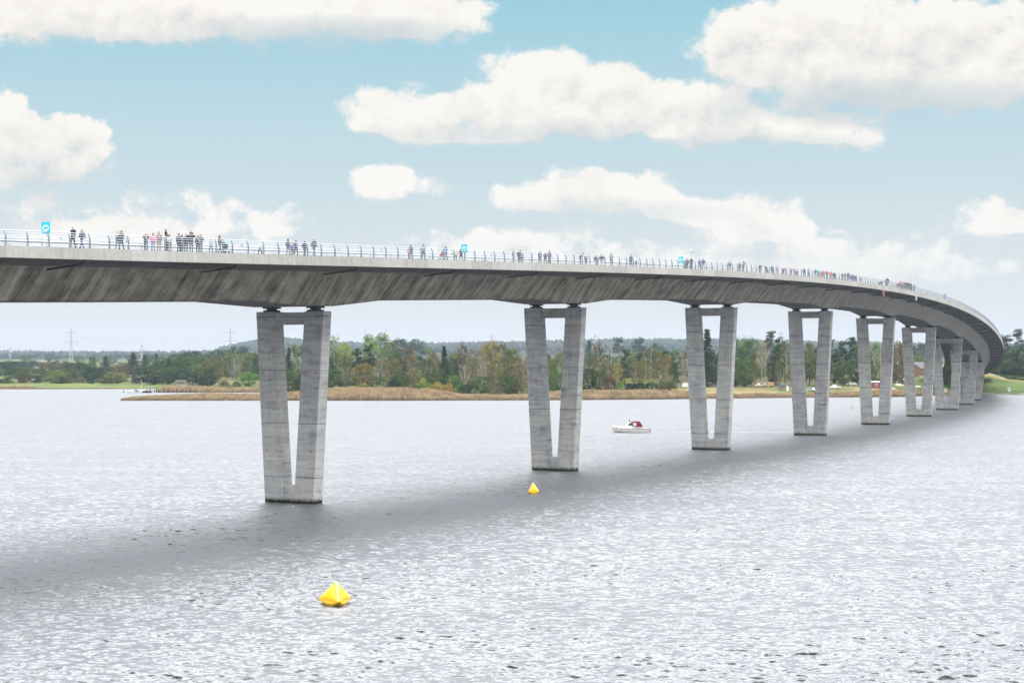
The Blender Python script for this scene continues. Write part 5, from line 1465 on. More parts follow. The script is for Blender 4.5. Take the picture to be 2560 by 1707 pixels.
# ------------------------------------------------------------------ reeds along the water
def reeds(name, poly, n, hmin, hmax, label, seed):
    """poly: list of (photo column, near distance, far distance)"""
    rn = random.Random(seed); m = MB()
    for i in range(n):
        px = rn.uniform(poly[0][0], poly[-1][0])
        y0, y1 = interp(px, [(a, b) for a, b, c, *_ in poly]), interp(px, [(a, c) for a, b, c, *_ in poly])
        hk = interp(px, [(q[0], q[3] if len(q) > 3 else 1.0) for q in poly])
        f = rn.random()
        Y = y0 + (y1 - y0) * f
        x = (px - CX) / F * Y
        h = rn.uniform(hmin, hmax) * hk * (.55 + .45 * min(1, f * 4)) * (1 + .25 * fbm2(x * .05, Y * .05))
        z = max(-.1, land_h(x, Y) if Y > 0 else 0)
        w_ = rn.uniform(.10, .26); a = rn.uniform(-.5, .5); lx, ly = rn.uniform(-.25, .25), rn.uniform(-.25, .25)
        b = len(m.v)
        ca_, sa_ = cos(a) * w_, sin(a) * w_
        m.v += [(x - ca_, Y - sa_, z - .1), (x + ca_, Y + sa_, z - .1), (x + ca_ * 1.2 + lx * .6, Y + sa_ + ly * .6, z + h * .75), (x + lx, Y + ly, z + h), (x - ca_ * 1.2 + lx * .6, Y - sa_ + ly * .6, z + h * .72)]
        m.f.append((b, b + 1, b + 2, b + 3, b + 4)); m.m.append(0)
    return tag(m.build('reeds', REED, fixnormals=False), label, 'reeds', 'reed beds along the shore', 'stuff')
reeds('reeds', [(304, 641, 645, .35), (340, 640, 655, .6), (420, 640, 668, .85), (520, 640, 676, 1.1), (600, 641, 676, .9), (705, 641, 680, .9)], 15000, 1.3, 2.3, 'brown reed islet reaching out left of the first pier', 1)
reeds('reeds', [(392, 792, 800, .8), (430, 789, 812, 1.1), (520, 789, 806, .8), (640, 789, 802, .8), (690, 788, 802, .7)], 6000, 1.3, 2.2, 'thin brown reed fringe behind the jetty', 2)
reeds('reeds', [(690, 643, 662, 1.0), (800, 641, 670, 1.5), (960, 641, 672, 1.45), (1080, 642, 664, 1.25), (1150, 643, 656, .8), (1310, 645, 655, .7), (1450, 650, 664, 1.1), (1560, 656, 672, 1.2), (1650, 660, 676, 1.2), (1740, 668, 680, .9)], 36000, 1.4, 2.5, 'broad tan reed bed below the wood from first to third pier', 3)
reeds('reeds', [(1740, 668, 676, .7), (1850, 676, 686, .6), (1990, 687, 697, .5), (2130, 694, 706, .9), (2260, 701, 714, 1.0), (2350, 735, 742, .8)], 9000, 1.2, 2.2, 'ochre reeds and rough grass along the right bank', 4)
reeds('reeds', [(-60, 871, 880, .6), (60, 871, 882, .8), (130, 872, 876, .4), (390, 882, 886, .3)], 2500, .9, 1.5, 'low brown reeds edging the green meadow at far left', 5)

# ------------------------------------------------------------------ buoys
def make_buoy(px, ytop, yw, wpx, rz, label, squat):
    p = on_water(px, yw); Y = p.y
    Wd = wpx / F * Y; H = (yw - ytop) / F * Y
    r = empty('marker_buoy', p, rz)
    tag(r, label, 'buoy', 'yellow inflatable buoys')
    R_ = Wd * .575
    zs = H * .20                                   # height of the seam above the water
    n = 3; N = 16
    corners = [Vector((R_ * cos(2 * pi * k / n - pi / 2), R_ * sin(2 * pi * k / n - pi / 2), zs)) for k in range(n)]
    apex = Vector((0, 0, H))
    low = Vector((0, 0, -.28 * H))
    bm = bmesh.new()
    def panel(a, b, c, bulge):
        """a pillowed triangular panel; edges stay on the seams"""
        nrm = (b - a).cross(c - a).normalized(); cen = (corners[0] + corners[1] + corners[2] + apex) / 4
        if nrm.dot((a + b + c) / 3 - cen) < 0: nrm = -nrm
        g = {}
        for i in range(N + 1):
            for j in range(N + 1 - i):
                u, v = i / N, j / N; w_ = 1 - u - v
                q = a * u + b * v + c * w_
                k = (27 * u * v * w_) ** .55
                # seams pull in a little between the corners
                e = 4 * (u * v * (1 - w_) + v * w_ * (1 - u) + u * w_ * (1 - v))
                q = q + nrm * bulge * k
                q = cen + (q - cen) * (1 - .06 * (1 - k) * min(1, e))
                g[(i, j)] = bm.verts.new(q)
        for i in range(N):
            for j in range(N - i):
                bm.faces.new((g[(i, j)], g[(i + 1, j)], g[(i, j + 1)]))
                if j < N - i - 1: bm.faces.new((g[(i + 1, j)], g[(i + 1, j + 1)], g[(i, j + 1)]))
    for k in range(n):
        panel(corners[k], corners[(k + 1) % n], apex, R_ * .10)
        panel(corners[(k + 1) % n], corners[k], low, R_ * .13)
    bmesh.ops.remove_doubles(bm, verts=bm.verts, dist=.004)
    bmesh.ops.recalc_face_normals(bm, faces=bm.faces)
    me = bpy.data.meshes.new('float'); bm.to_mesh(me); bm.free(); me.materials.append(YEL)
    me.polygons.foreach_set('use_smooth', [True] * len(me.polygons))
    link('float', me, r)
    cen = (corners[0] + corners[1] + corners[2] + apex) / 4
    for k in range(n):
        m = MB(); pts = []
        for i in range(11):
            t = .04 + .9 * i / 10
            q = apex.lerp(corners[k], t)
            e = 4 * t * (1 - t)
            q = cen + (q - cen) * (1 - .06 * min(1, e) + .012)
            pts.append(q)
        m.tube(pts, [(.020, .010)] * 11, 6); m.build('seam_tape', TAPE, r, smooth=True)
    m = MB()
    pts = []
    for k in range(n):
        for i in range(8):
            t = i / 8; q = corners[k].lerp(corners[(k + 1) % n], t); e = 4 * t * (1 - t); pts.append(cen + (q - cen) * (1 - .06 * min(1, e) + .004))
    pts.append(pts[0])
    m.tube(pts, .010, 5); m.build('base_seam', plain('amber_seam', (.55, .26, .0), .5), r)
    m = MB(); c = corners[0] * .93; m.box((c.x + .05, c.y * 1.04, zs - .10), (.03, .03, .22)); m.ball((c.x + .05, c.y * 1.05, zs), (.035, .035, .035), 8, 6); m.build('tie_ring', DARK, r)
make_buoy(840, 1451.4, 1510, 86, .24, 'large yellow pyramid buoy floating in the open water nearest the viewer', True)
make_buoy(1332.8, 1205, 1233.6, 30, 1.25, 'smaller yellow pyramid buoy in the dark water below the second pier', False)

# ------------------------------------------------------------------ cabin cruiser
def make_cruiser(px, yw, length, label):
    p = on_water(px, yw)
    r = empty('cabin_cruiser', p, 0.06)
    tag(r, label, 'motorboat')
    L2 = length / 2
    # hull sections from the bow (-x) to the stern (+x): (x, half beam at deck, deck z, half beam at chine, chine z, keel z)
    sec = [(-L2, .04, 1.18, .02, .75, .55), (-L2 + .45, .48, 1.12, .20, .42, -.05), (-L2 + 1.3, .92, 1.02, .55, .22, -.28), (-L2 + 2.6, 1.2, .94, .92, .10, -.36), (-L2 + 4.2, 1.3, .90, 1.08, .05, -.36), (-L2 + 6.0, 1.28, .90, 1.1, .05, -.30), (L2 - .12, 1.2, .92, 1.06, .06, -.24), (L2, 1.18, .92, 1.04, .08, -.20)]
    m = MB(); rows = []
    for (x, bd, zd, bc, zc, zk) in sec:
        rows.append([(x, -bd * .96, zd), (x, -bd, zd - .03), (x, -(bd * .62 + bc * .38), zd * .5 + zc * .5), (x, -bc, zc), (x, 0, zk), (x, bc, zc), (x, bd * .62 + bc * .38, zd * .5 + zc * .5), (x, bd, zd - .03), (x, bd * .96, zd)])
    vs = [v for q in rows for v in q]; k = 9
    fs = [(i * k + j, i * k + j + 1, (i + 1) * k + j + 1, (i + 1) * k + j) for i in range(len(rows) - 1) for j in range(k - 1)]
    fs += [tuple(range(k))[::-1], tuple((len(rows) - 1) * k + j for j in range(k))]
    fs += [(i * k, (i + 1) * k, (i + 1) * k + k - 1, i * k + k - 1) for i in range(len(rows) - 1)]
    m.add(vs, fs)
    h = m.build('hull', GEL, r)
    m = MB()
    for sd in (-1, 1): m.tube([(q[0], sd * (q[1] + .012), q[2] - .07) for q in sec], .035, 6)
    m.build('rubbing_strake', plain('dark_strake', (.05, .05, .045), .5), h)
    # cabin: low foredeck trunk rising to a raked windscreen
    def loft(prof, mt, nm, par):
        mm = MB(); vs = []; k = len(prof[0][1])
        for x, pts in prof: vs += [(x, a, b) for a, b in pts]
        fs = [(i * k + j, i * k + (j + 1) % k, (i + 1) * k + (j + 1) % k, (i + 1) * k + j) for i in range(len(prof) - 1) for j in range(k)]
        fs += [tuple(range(k))[::-1], tuple((len(prof) - 1) * k + j for j in range(k))]
        mm.add(vs, fs); return mm.build(nm, mt, par)
    def sect(w0, w1, z0, z1): return [(-w0, z0), (w0, z0), (w1, z1 - .06), (w1 * .86, z1), (-w1 * .86, z1), (-w1, z1 - .06)]
    cab = loft([(-L2 + 1.3, sect(.55, .40, .93, 1.08)), (-L2 + 1.6, sect(.72, .60, .93, 1.28)), (-L2 + 2.7, sect(.95, .82, .90, 1.34)), (-L2 + 2.95, sect(.98, .84, .90, 1.42)), (-L2 + 3.45, sect(1.0, .80, .90, 2.05)), (-L2 + 3.65, sect(1.0, .78, .90, 2.13)), (-L2 + 4.15, sect(1.02, .80, .90, 2.13))], GEL, 'cabin', r)
    for sd in (-1, 1):
        m = MB()
        q = [(-L2 + 3.38, sd * .945, 1.50), (-L2 + 4.10, sd * .955, 1.48), (-L2 + 4.10, sd * .862, 1.95), (-L2 + 3.55, sd * .858, 1.95)]
        m.add([(a, b + sd * .012, c) for a, b, c in q] + [(a, b - sd * .02, c) for a, b, c in q], [(0, 1, 2, 3), (7, 6, 5, 4), (0, 4, 5, 1), (1, 5, 6, 2), (2, 6, 7, 3), (3, 7, 4, 0)])
        m.build('side_window', GLASS, cab)
        m = MB(); m.box((-L2 + 2.15, sd * .80, 1.12), (.75, .04, .16)); m.build('porthole', plain('smoke_glass', (.35, .36, .36), .2) if sd < 0 else GLASS, cab)
    # red canvas hood over the cockpit, with a clear side window
    can = loft([(-L2 + 3.95, sect(.88, .80, 1.98, 2.16)), (-L2 + 4.35, sect(1.08, .90, 1.30, 2.24)), (-L2 + 4.95, sect(1.14, .98, 1.12, 2.32)), (-L2 + 5.75, sect(1.14, .98, 1.10, 2.28)), (-L2 + 6.35, sect(1.12, .96, 1.20, 1.36))], REDC, 'canvas_hood', r)
    for sd in (-1, 1):
        m = MB(); q = [(-L2 + 4.35, sd * 1.075, 1.42), (-L2 + 5.0, sd * 1.118, 1.38), (-L2 + 5.0, sd * 1.035, 2.05), (-L2 + 4.3, sd * .985, 2.0)]
        m.add([(a, b + sd * .012, c) for a, b, c in q] + [(a, b - sd * .03, c) for a, b, c in q], [(0, 1, 2, 3), (7, 6, 5, 4), (0, 4, 5, 1), (1, 5, 6, 2), (2, 6, 7, 3), (3, 7, 4, 0)])
        m.build('clear_panel', plain('clear_vinyl', (.55, .60, .66), .15) if sd < 0 else GLASS, can)
    m = MB()
    for sd in (-1, 1):
        m.tube([(-L2 + .25, sd * .25, 1.5), (-L2 + .8, sd * .62, 1.48), (-L2 + 1.5, sd * .9, 1.3)], .022, 6)
        for x, y_, z in ((-L2 + .25, .25, 1.5), (-L2 + .8, .62, 1.48)): m.tube([(x, sd * y_, z), (x + .05, sd * y_, 1.05)], .018, 6)
    m.tube([(-L2 + .25, -.25, 1.5), (-L2 + .1, 0, 1.52), (-L2 + .25, .25, 1.5)], .022, 6); m.build('bow_rail', WHITE, r)
    m = MB()
    for sd in (-1, 1): m.tube([(L2 - 1.5, sd * 1.1, 1.18), (L2 - .15, sd * 1.1, 1.2)], .022, 6); [m.tube([(x, sd * 1.12, .9), (x, sd * 1.1, 1.2)], .018, 6) for x in (L2 - 1.5, L2 - .8, L2 - .15)]
    m.tube([(L2 - .15, -1.1, 1.2), (L2 - .15, 1.1, 1.2)], .022, 6); m.build('stern_rail', STEEL, r)
    m = MB(); m.box((L2 + .16, 0, .55), (.26, .36, .62), taper=(.8, .8)); m.tube([(L2 + .16, 0, .3), (L2 + .2, 0, -.3)], .08, 8); m.build('outboard_motor', DARK, r)
    return r
cr_ = make_cruiser(1575.5, 1080.8, 7.75, 'small white cabin cruiser with dark red canvas hood motoring between the second and third piers')
k = kit('stand')
o = link('person', k['body'], None, cr_.location + Vector((-.1, .1, 1.0)), 1.4); o.scale = (1.0, 1.0, .96)
tag(o, 'dark clothed person standing at the helm, head above the cabin roof of the white cruiser', 'person')
for nm, me, col in (('jacket', k['jacket'], C['brown']), ('trousers', k['trousers'], C['navy']), ('shoe', k['shoes'][0], None), ('shoe', k['shoes'][1], None), ('hair', k['short'], HC_['dark'])):
    c = link(nm, me, o)
    if col: c.color = (*col, 1)
# wake: broken foam behind the cruiser
fm, nt = mat('foam')
pos = nt.n('ShaderNodeNewGeometry').outputs['Position']
uvn = nt.n('ShaderNodeTexCoord').outputs['Object']
sp2 = nt.n('ShaderNodeSeparateXYZ', None, Vector=uvn)
nn = nt.noise(nt.mapping(pos, (1.1, 1.6, 1)), 1.0, 4, 0.65)
edge = nt.math('ABSOLUTE', nt.math('DIVIDE', sp2.outputs[1], nt.math('MULTIPLY_ADD', sp2.outputs[0], .045, .5)))
al = nt.math('MULTIPLY', nt.mapr(nt.math('SUBTRACT', nn, nt.math('MULTIPLY', edge, .22)), .36, .52), nt.mapr(sp2.outputs[0], 10.0, 46.0, .95, 0.0))
d_ = nt.n('ShaderNodeBsdfDiffuse', None, Color=rgb(.8, .82, .84)); t_ = nt.n('ShaderNodeBsdfTransparent')
nt.n('ShaderNodeOutputMaterial', None, Surface=nt.n('ShaderNodeMixShader', None, Fac=al, i1=t_.outputs[0], i2=d_.outputs[0]).outputs[0])
m = MB(); m.add([(0, -.6, 0), (46, -2.6, 0), (46, 2.6, 0), (0, .6, 0)], [(0, 1, 2, 3)])
tag(m.build('wake', fm, None, cr_.location + Vector((3.95, 0, .02)), .06), 'thin white foam wake trailing behind the white cabin cruiser', 'wake', kind='stuff')

# ------------------------------------------------------------------ withies in the water
def stake(px, y0, y1, label, lean):
    p = on_water(px, y1); h = (y1 - y0) / F * p.y
    m = MB(); m.tube([(0, 0, -1), (0, 0, 0), (lean * h, 0, h)], [.06, .06, .04], 6); m.tube([(lean * h * .5, 0, h * .5), (lean * h * .5 + .25, 0, h * .8)], .03, 5)
    o = m.build('marker_stake', WOOD, None, p); tag(o, label, 'stake', 'stakes in the water')
stake(2128, 1014, 1024, 'thin leaning stake in the water left of the sixth pier', .25)
stake(1829, 1020, 1030, 'thin stake in the water right of the third pier', -.08)

# ------------------------------------------------------------------ jetty and moored boats at the left
jr = empty('jetty', at_dist(430, 787)); tag(jr, 'long low wooden jetty on dark posts reaching out from the left reed shore', 'jetty')
def jl(px, dy=0, z=0): return at_dist(px, 787 + dy, z) - jr.location
m = MB(); a, b = jl(362), jl(500); m.box(((a.x + b.x) / 2, 0, .62), (b.x - a.x, 1.6, .12)); m.build('deck', WOOD, jr)
for i in range(24):
    x = jl(364 + i * 5.6).x
    for sd in (-.8, .8):
        if sd > 0 and i % 2: continue
        m = MB(); m.tube([(x, sd, -1), (x, sd, 1.0 + .35 * ((i * 7) % 3))], .13, 6); m.build('post', DARKW, jr)
pr_ = empty('pontoon', at_dist(337, 786)); tag(pr_, 'low floating pontoon at the outer end of the wooden jetty', 'pontoon')
m = MB(); m.box((0, 0, .18), (10.5, 1.8, .4)); m.build('deck', plain('grey_planks', (.30, .29, .27), .85), pr_)
for x in (-5, -2.4, 0, 2.5, 5):
    m = MB(); m.tube([(x, .95, -1), (x, .95, 1.5)], .09, 6); m.build('post', DARKW, pr_)
def dinghy(px, Y, L_, label, mast=0.0, hullm=None, cover=None):
    r = empty('moored_boat', at_dist(px, Y), .1); tag(r, label, 'boat', 'small boats moored at the jetty')
    m = MB(); rows = []
    for t, b, z in ((-.5, .03, .85), (-.35, .5, .72), (-.1, .8, .62), (.25, .82, .6), (.5, .62, .62)):
        rows.append([(t * L_, -b, z), (t * L_, -b * .7, .05), (t * L_, 0, -.2), (t * L_, b * .7, .05), (t * L_, b, z)])
    vs = [v for q in rows for v in q]; fs = [(i * 5 + j, i * 5 + j + 1, i * 5 + 6 + j, i * 5 + 5 + j) for i in range(4) for j in range(4)] + [(i * 5, i * 5 + 5, i * 5 + 9, i * 5 + 4) for i in range(4)] + [(0, 1, 2, 3, 4), (24, 23, 22, 21, 20)]
    m.add(vs, fs); m.build('hull', hullm or GEL, r)
    m = MB(); m.box((-.05 * L_, 0, .85), (.4 * L_, 1.0, .5), taper=(.75, .8)); m.build('cabin', cover or GEL, r)
    m = MB(); m.box((-.05 * L_, -.47, .9), (.25 * L_, .06, .18)); m.build('window', GLASS, r)
    if mast:
        m = MB(); m.tube([(-.05 * L_, 0, .6), (-.05 * L_, 0, mast)], .07, 6); m.tube([(-.05 * L_, 0, 1.3), (.42 * L_, 0, 1.35)], .06, 6); m.build('mast', WHITE, r)
dinghy(326, 783, 4.6, 'white motor boat moored left on the pontoon')
dinghy(343, 783, 4.4, 'white boat with dark cover moored in the middle of the pontoon', cover=plain('blue_cover', (.03, .05, .12), .7))
dinghy(354.5, 784, 5.2, 'white sailing boat with a bare mast moored at the jetty', mast=5.6)
dinghy(367, 783, 3.8, 'dark rowing boat moored at the head of the jetty', hullm=DARKW, cover=WOOD)

# ------------------------------------------------------------------ pylons and lines
def pylon(px, ytop, Y, label):
    x = (px - CX) / F * Y
    g = land_h(x, Y); H = z_at(ytop, Y) - g
    r = empty('power_pylon', (x, Y, g - .5), .5); tag(r, label, 'pylon', 'lattice power pylons')
    m = MB(); w0, w1, w2 = H * .055, H * .022, .25
    lv = [0, .16, .30, .42, .53, .63, .72, .80, .87, .94, 1.0]
    def wd(t): return w0 + (w1 - w0) * min(1, t / .55) if t < .55 else w1 + (w2 - w1) * (t - .55) / .45
    t_ = max(.14, Y * .000075)
    for sx_, sy_ in ((-1, -1), (1, -1), (1, 1), (-1, 1)):
        m.tube([(sx_ * wd(t), sy_ * wd(t), H * t) for t in lv], t_, 4)
    for a, b in zip(lv, lv[1:]):
        for (p, q) in (((-1, -1), (1, -1)), ((1, -1), (1, 1)), ((1, 1), (-1, 1)), ((-1, 1), (-1, -1))):
            m.tube([(p[0] * wd(a), p[1] * wd(a), H * a), (q[0] * wd(b), q[1] * wd(b), H * b)], t_ * .55, 3)
            m.tube([(q[0] * wd(a), q[1] * wd(a), H * a), (p[0] * wd(b), p[1] * wd(b), H * b)], t_ * .55, 3)
    m.build('lattice_tower', PYL, r)
    ends = []
    for z, hw in ((.86, .145), (.60, .20), (.33, .165)):
        m = MB()
        for sd in (-1, 1):
            e = Vector((sd * hw * H, 0, H * z))
            m.tube([(sd * .5, .5, H * z - .8), e], t_ * 1.1, 4); m.tube([(sd * .5, -.5, H * z + .9), e], t_ * 1.1, 4)
            m.tube([e, e - Vector((0, 0, H * .09))], t_ * 1.1, 4)
            ends.append((e - Vector((0, 0, H * .09))))
        m.build('cross_arm', PYL, r)
    return r, ends, H
PYL = plain('pylon_steel', (.40, .42, .45), .6, .2)
P_ = [pylon(25, 868, 3300, 'small distant power pylon at the left edge of the view'), pylon(177.7, 818.5, 2500, 'tallest power pylon with three cross arms above the left meadow'), pylon(354, 860, 3300, 'small distant power pylon between two larger ones at the left'),
      pylon(576, 817, 2700, 'power pylon on the wooded hill left of the first pier'), pylon(1230, 834, 3300, 'faint power pylon above the wood left of the second pier'), pylon(1487.5, 834, 3300, 'faint power pylon above the ridge right of the second pier'), pylon(1952, 826, 3300, 'faint power pylon left of the fourth pier above the pines')]
def wires(a, b, label):
    (r0, e0, h0), (r1, e1, h1) = a, b
    m = MB()
    R0, R1 = Matrix.Rotation(.5, 3, 'Z'), Matrix.Rotation(.5, 3, 'Z')
    for i in range(6):
        p, q = r0.location + R0 @ e0[i], r1.location + R1 @ e1[i]
        L_ = (q - p).length; pts = []
        for k in range(19):
            t = k / 18; v = p.lerp(q, t); v.z -= L_ * .036 * 4 * t * (1 - t); pts.append(v)
        m.tube(pts, .10, 3)
    o = m.build('power_line', PYL); tag(o, label, 'power line', 'power lines')
wires(P_[1], P_[3], 'sagging power lines between the tallest pylon and the hill pylon')
far_left = pylon(-330, 822, 2300, 'power pylon outside the left edge of the view')
wires(far_left, P_[1], 'sagging power lines running off the left edge from the tallest pylon')

# ------------------------------------------------------------------ houses, huts and vehicles on the far bank
def ground(px, Y):
    p = at_dist(px, Y); p.z = land_h(p.x, p.y) - .05; return p
def house(name, px, Y, W, D, Hw, Hr, rz, wallm, roofm, label, wins=2, door=True, chim=False, cat='house', over=.4, frame=None):
    r = empty(name, ground(px, Y), rz); tag(r, label, cat)
    m = MB(); m.box((0, 0, Hw / 2 - .4), (W, D, Hw + .8)); m.prism([(-D / 2, Hw), (D / 2, Hw), (0, Hw + Hr)], -W / 2 + .003, W / 2 - .003)
    nb = 8
    # gables run along x: turn the prism's profile
    vs = m.v[nb:]; m.v[nb:] = [(v[1], v[0], v[2]) for v in vs]
    w_ = m.build('wall', wallm, r)
    m = MB(); t = .16
    e, f = D / 2 + over, W / 2 + over
    k = Hr / (D / 2)
    for sd in (-1, 1):
        z0, z1 = Hw - over * k + .04, Hw + Hr + .04
        m.hexa([(-f, sd * e, z0), (f, sd * e, z0), (f, 0, z1), (-f, 0, z1), (-f, sd * e, z0 + t), (f, sd * e, z0 + t), (f, 0, z1 + t), (-f, 0, z1 + t)])
    rf = m.build('roof', roofm, r)
    if chim:
        m = MB(); m.box((W * .22, 0, Hw + Hr + .3), (.7, .7, 1.3)); m.build('chimney', ROOFR, rf)
    for i in range(wins):
        x = -W / 2 + W * (i + .75) / (wins + .5)
        wn = MB(); wn.box((x, -D / 2 - .03, Hw * .55), (1.1, .08, 1.15)); fr = wn.build('window', WHITE, r)
        g = MB(); g.box((x, -D / 2 - .075, Hw * .55), (.88, .02, .93)); g.build('pane', GLASS, fr)
    if door:
        x = W / 2 - W * .12
        dm = MB(); dm.box((x, -D / 2 - .03, .95), (.95, .07, 2.0)); d = dm.build('door', WHITE if frame is None else DARKW, r)
        h = MB(); h.box((x - .35, -D / 2 - .08, .95), (.06, .05, .14)); h.build('handle', STEEL, d)
    if frame:
        for x in (-W / 2, -W / 4, 0, W / 4, W / 2):
            b = MB(); b.box((x * .99, -D / 2 - .02, Hw / 2), (.22, .06, Hw)); b.build('timber_post', frame, r)
        for z in (.5, Hw * .75):
            b = MB(); b.box((0, -D / 2 - .03, z), (W, .05, .2)); b.build('timber_rail', frame, r)
    return r
LIME = plain('limewash', (.62, .60, .56), .9, 0, .1, 2)
house('half_timbered_house', 274, 1120, 9, 7, 3.0, 3.2, .35, LIME, ROOFD, 'pale half timbered house with dark roof among trees on the left meadow', 2, True, True, frame=DARKW)
house('farmhouse', 629, 2300, 16, 9, 3.4, 3.6, -.2, LIME, ROOFR, 'small white farmhouse far off on the hillside left of the first pier', 3, False, True)
house('boathouse', 452, 862, 4.5, 3, 2.0, 1.0, .1, plain('grey_pink_boards', (.38, .30, .27), .85), ROOFD, 'tiny grey pink hut on the meadow behind the jetty', 1, False, cat='hut')
house('black_cottage', 1603, 716, 12.5, 6, 2.3, 1.9, .05, DARKW, ROOFG, 'black cottage with a mossy yellow green roof among the birches', 3, True)
house('red_cottage', 1660, 728, 8.5, 5, 2.2, 1.2, -.1, REDW, ROOFD, 'dark red cottage half hidden by shrubs right of the birches', 2, False)
house('grey_shed', 1958, 716, 3.4, 2.6, 2.0, .5, .2, plain('grey_boards', (.20, .17, .16), .9, 0, .3, 2), ROOFD, 'small weathered grey shed left of the fourth pier', 0, True, cat='shed', over=.2)
house('red_hut', 2189, 738, 5.2, 3.2, 2.2, .5, .0, REDW, plain('grey_felt_roof', (.32, .32, .33), .8), 'low red hut seen between the legs of the fifth pier', 1, False, cat='hut', over=.2)
house('barn', 2297, 900, 9, 14, 4.2, 3.0, .5, BROWNW, plain('slate_roof', (.10, .09, .10), .8), 'tall brown boarded barn behind the sixth pier', 0, True, cat='barn')
house('brown_shed', 2259, 905, 7, 8, 5.0, 1.6, .2, plain('dusky_boards', (.20, .165, .155), .9), ROOFD, 'dull grey brown shed at the top of the pale gravel path', 0, False, cat='shed')

def make_car(name, label, px, Y, rz, col, kind='hatch', cat='car', group='vehicles on the far bank', dz=0.0):
    p = ground(px, Y); p.z += dz
    r = empty(name, p, rz); tag(r, label, cat, group)
    L_, W_ = 4.1, 1.66
    if kind == 'van': prof = [(-2.2, .35), (-2.25, .8), (-1.75, 1.0), (-1.2, 1.75), (-.9, 1.9), (2.1, 1.92), (2.2, 1.7), (2.25, .35)]
    elif kind == 'pickup': prof = [(-2.2, .38), (-2.25, .78), (-1.2, .92), (-.7, 1.48), (-.45, 1.56), (.45, 1.56), (.62, 1.45), (.7, .98), (2.25, .98), (2.28, .4)]
    else: prof = [(-2.02, .32), (-2.06, .70), (-1.1, .86), (-.45, 1.38), (-.1, 1.46), (1.0, 1.44), (1.75, 1.02), (2.02, .92), (2.05, .34)]
    m = MB(); n = len(prof)
    secs = []
    for y_, k in ((-.5, .93), (-.46, 1.0), (.46, 1.0), (.5, .93)):
        secs.append([(x * (k if True else 1), y_ * W_ * (1.0 if z < 1.0 else .86), .35 + (z - .35) * (1.0 if k == 1 else .97)) for x, z in prof])
    vs = [v for s_ in secs for v in s_]
    fs = [(i * n + j, i * n + (j + 1) % n, (i + 1) * n + (j + 1) % n, (i + 1) * n + j) for i in range(3) for j in range(n)] + [tuple(range(n))[::-1], tuple(3 * n + j for j in range(n))]
    m.add(vs, fs); b = m.build('body', CARP, r); b.color = (*col, 1)
    zt = max(z for x, z in prof)
    for sd in (-1, 1):
        g = MB()
        if kind == 'van': q = [(-1.15, 1.15), (-.35, 1.15), (-.35, 1.7), (-.95, 1.7)]
        elif kind == 'pickup': q = [(-.85, 1.0), (.5, 1.0), (.42, 1.44), (-.55, 1.44)]
        else: q = [(-.8, .94), (1.25, .98), (.95, 1.34), (-.4, 1.32)]
        y0, y1 = sd * W_ * .445, sd * W_ * .415
        g.add([(x, (y0 if z < 1.2 else y1) + sd * .05, z) for x, z in q] + [(x, (y0 if z < 1.2 else y1) - sd * .05, z) for x, z in q], [(0, 1, 2, 3), (7, 6, 5, 4), (0, 4, 5, 1), (1, 5, 6, 2), (2, 6, 7, 3), (3, 7, 4, 0)])
        g.build('side_window', GLASS, r)
        h = MB(); h.box((-2.03 if kind != 'hatch' else -1.93, sd * W_ * .34, .66), (.12, .3, .14)); h.build('headlight', WHITE, r)
        for x in (-1.3, 1.3):
            w_ = MB(); w_.tube([(x, sd * (W_ / 2 - .2), .3), (x, sd * (W_ / 2 + .01), .3)], .31, 16); wo = w_.build('wheel', DARK, r)
            h = MB(); h.tube([(x, sd * (W_ / 2), .3), (x, sd * (W_ / 2 + .025), .3)], .18, 12); h.build('rim', STEEL, wo)
    return r
make_car('parked_van', 'white van half hidden behind the left leg of the third pier', 1713, 722, 1.2, (.72, .72, .70), 'van', 'van')
make_car('pickup_truck', 'white pickup truck parked on the grass right of the fourth pier', 2087, 728, .12, (.74, .74, .70), 'pickup', 'pickup')
make_car('parked_car', 'small silver blue car on the grass between the legs of the fourth pier', 2031, 716, 2.2, (.34, .40, .47))
make_car('parked_car', 'dark blue car on the bank behind the sixth pier', 2337, 760, .1, (.05, .10, .20))
make_car('parked_van', 'tan and white van under the dark trees right of the third pier', 1921, 745, .2, (.55, .34, .16), 'van', 'van')
make_car('parked_car', 'green car under the dark trees beside a tan van', 1940, 747, -.3, (.10, .28, .10))
make_car('parked_car', 'white car under the trees just right of a forked bare tree', 1900, 748, .3, (.75, .75, .74))
make_car('parked_car', 'white car in the shade between the fourth and fifth piers', 2128, 765, .1, (.75, .75, .76))
# boulders
def boulder(px, Y, s, label, c):
    rb = random.Random(int(px)); m = MB()
    m.ball((0, 0, s * .25), (s, s * .8, s * .55), 10, 7)
    m.v = [tuple(Vector(v) * (1 + .22 * fbm2(v[0] * 1.3 + px, v[2] * 1.7 + v[1]))) for v in m.v]
    o = m.build('boulder', plain('stone', c, .9, 0, .3, 1.5), None, ground(px, Y)); tag(o, label, 'boulder', 'stones on the bank')
boulder(2233, 724, 2.0, 'large pale tan boulder on the bank right of the fifth pier', (.38, .28, .20))
boulder(2240, 721, 1.2, 'smaller pale boulder in front of the large tan one', (.45, .38, .30))
boulder(2295, 752, 1.4, 'flat cream boulder behind the sixth pier', (.50, .44, .34))
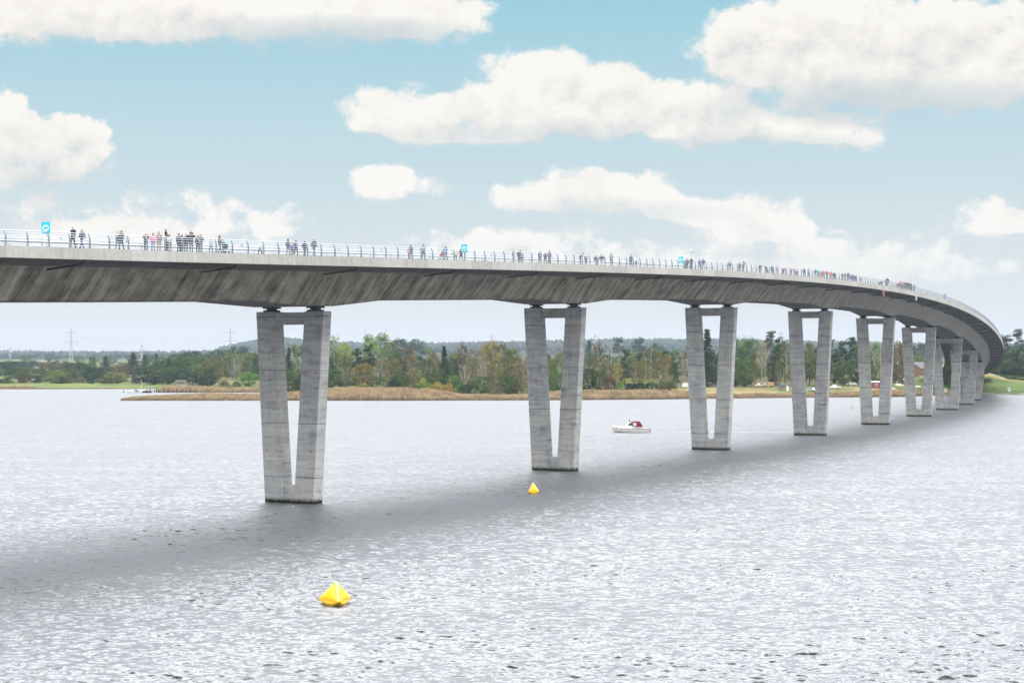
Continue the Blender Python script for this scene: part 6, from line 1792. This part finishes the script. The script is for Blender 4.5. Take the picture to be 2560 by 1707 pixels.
# white notice boards on the bank
def notice(px, Y, z0, label):
    p = ground(px, Y); r = empty('notice_board', p, -.3); tag(r, label, 'sign', 'white notice boards on the bank')
    m = MB()
    for sd in (-.3, .3): m.tube([(sd, 0, -.3), (sd, 0, z0 + .3)], .05, 6)
    m.build('post', STEEL, r)
    m = MB(); m.box((0, -.08, z0 + .85), (1.05, .06, 1.7)); m.build('board', WHITE, r)
    m = MB(); m.box((0, -.118, z0 + .95), (.16, .02, .9)); m.box((0, -.119, z0 + 1.35), (.5, .02, .12)); m.build('symbol', DARK, r)
notice(2523, 752, .6, 'white notice board on the grassy slope right of the bridge end')
notice(2364.5, 745, .5, 'white notice board on the shore beneath the bridge')
# guard rail down the embankment
m = MB(); pts = []
for i in range(15):
    px = 2472 + (2512 - 2472) * i / 14; Y = 868 - i * 3.0
    p = ground(px, Y); pts.append(p + Vector((0, 0, .75)))
gr_ = empty('guard_rail', pts[0]); tag(gr_, 'pale guard rail running down the grass slope right of the bridge end', 'guard rail')
m.tube([p - gr_.location for p in pts], .16, 6); m.build('beam', RAIL, gr_)
for p in pts[::2]:
    q = p - gr_.location; m = MB(); m.tube([q - Vector((0, 0, 1.0)), q], .07, 5); m.build('post', STEEL, gr_)
# rough wire fence along the edge of the wood
fp = [ground(1440 + i * 9, 684 + max(0, i - 4) * .6) for i in range(10)]
fe = empty('wire_fence', fp[0]); tag(fe, 'thin post and wire fence at the foot of the wood left of the cottage', 'fence')
for p in fp:
    m = MB(); q = p - fe.location; m.tube([q - Vector((0, 0, .3)), q + Vector((0, 0, 1.5))], .07, 5); m.build('post', WOOD, fe)
for z in (.6, 1.2):
    m = MB(); m.tube([p - fe.location + Vector((0, 0, z)) for p in fp], .02, 4); m.build('wire', STEEL, fe)
# stone edging along the water at the right bank
rs = random.Random(4); m = MB()
for i in range(420):
    px = 2335 + 260 * rs.random(); Y = interp(px, SHORE) + rs.uniform(-2.2, 2.0)
    p = at_dist(px, Y, .05); s = rs.uniform(.25, .6); b = len(m.v)
    for v in iv: m.v.append(tuple(p + Vector((v.x * s, v.y * s * .8, v.z * s * .6)) * rs.uniform(.8, 1.15)) if False else tuple(p + Vector((v.x * s * rs.uniform(.8, 1.2), v.y * s * .8, v.z * s * .6))))
    for f in fi: m.f.append(tuple(q + b for q in f)); m.m.append(0)
tag(m.build('stone_edging', plain('revetment_stone', (.19, .16, .14), .9, 0, .4, .6), fixnormals=False), 'low brown stone edging along the water at the right bank', 'stones', kind='stuff')
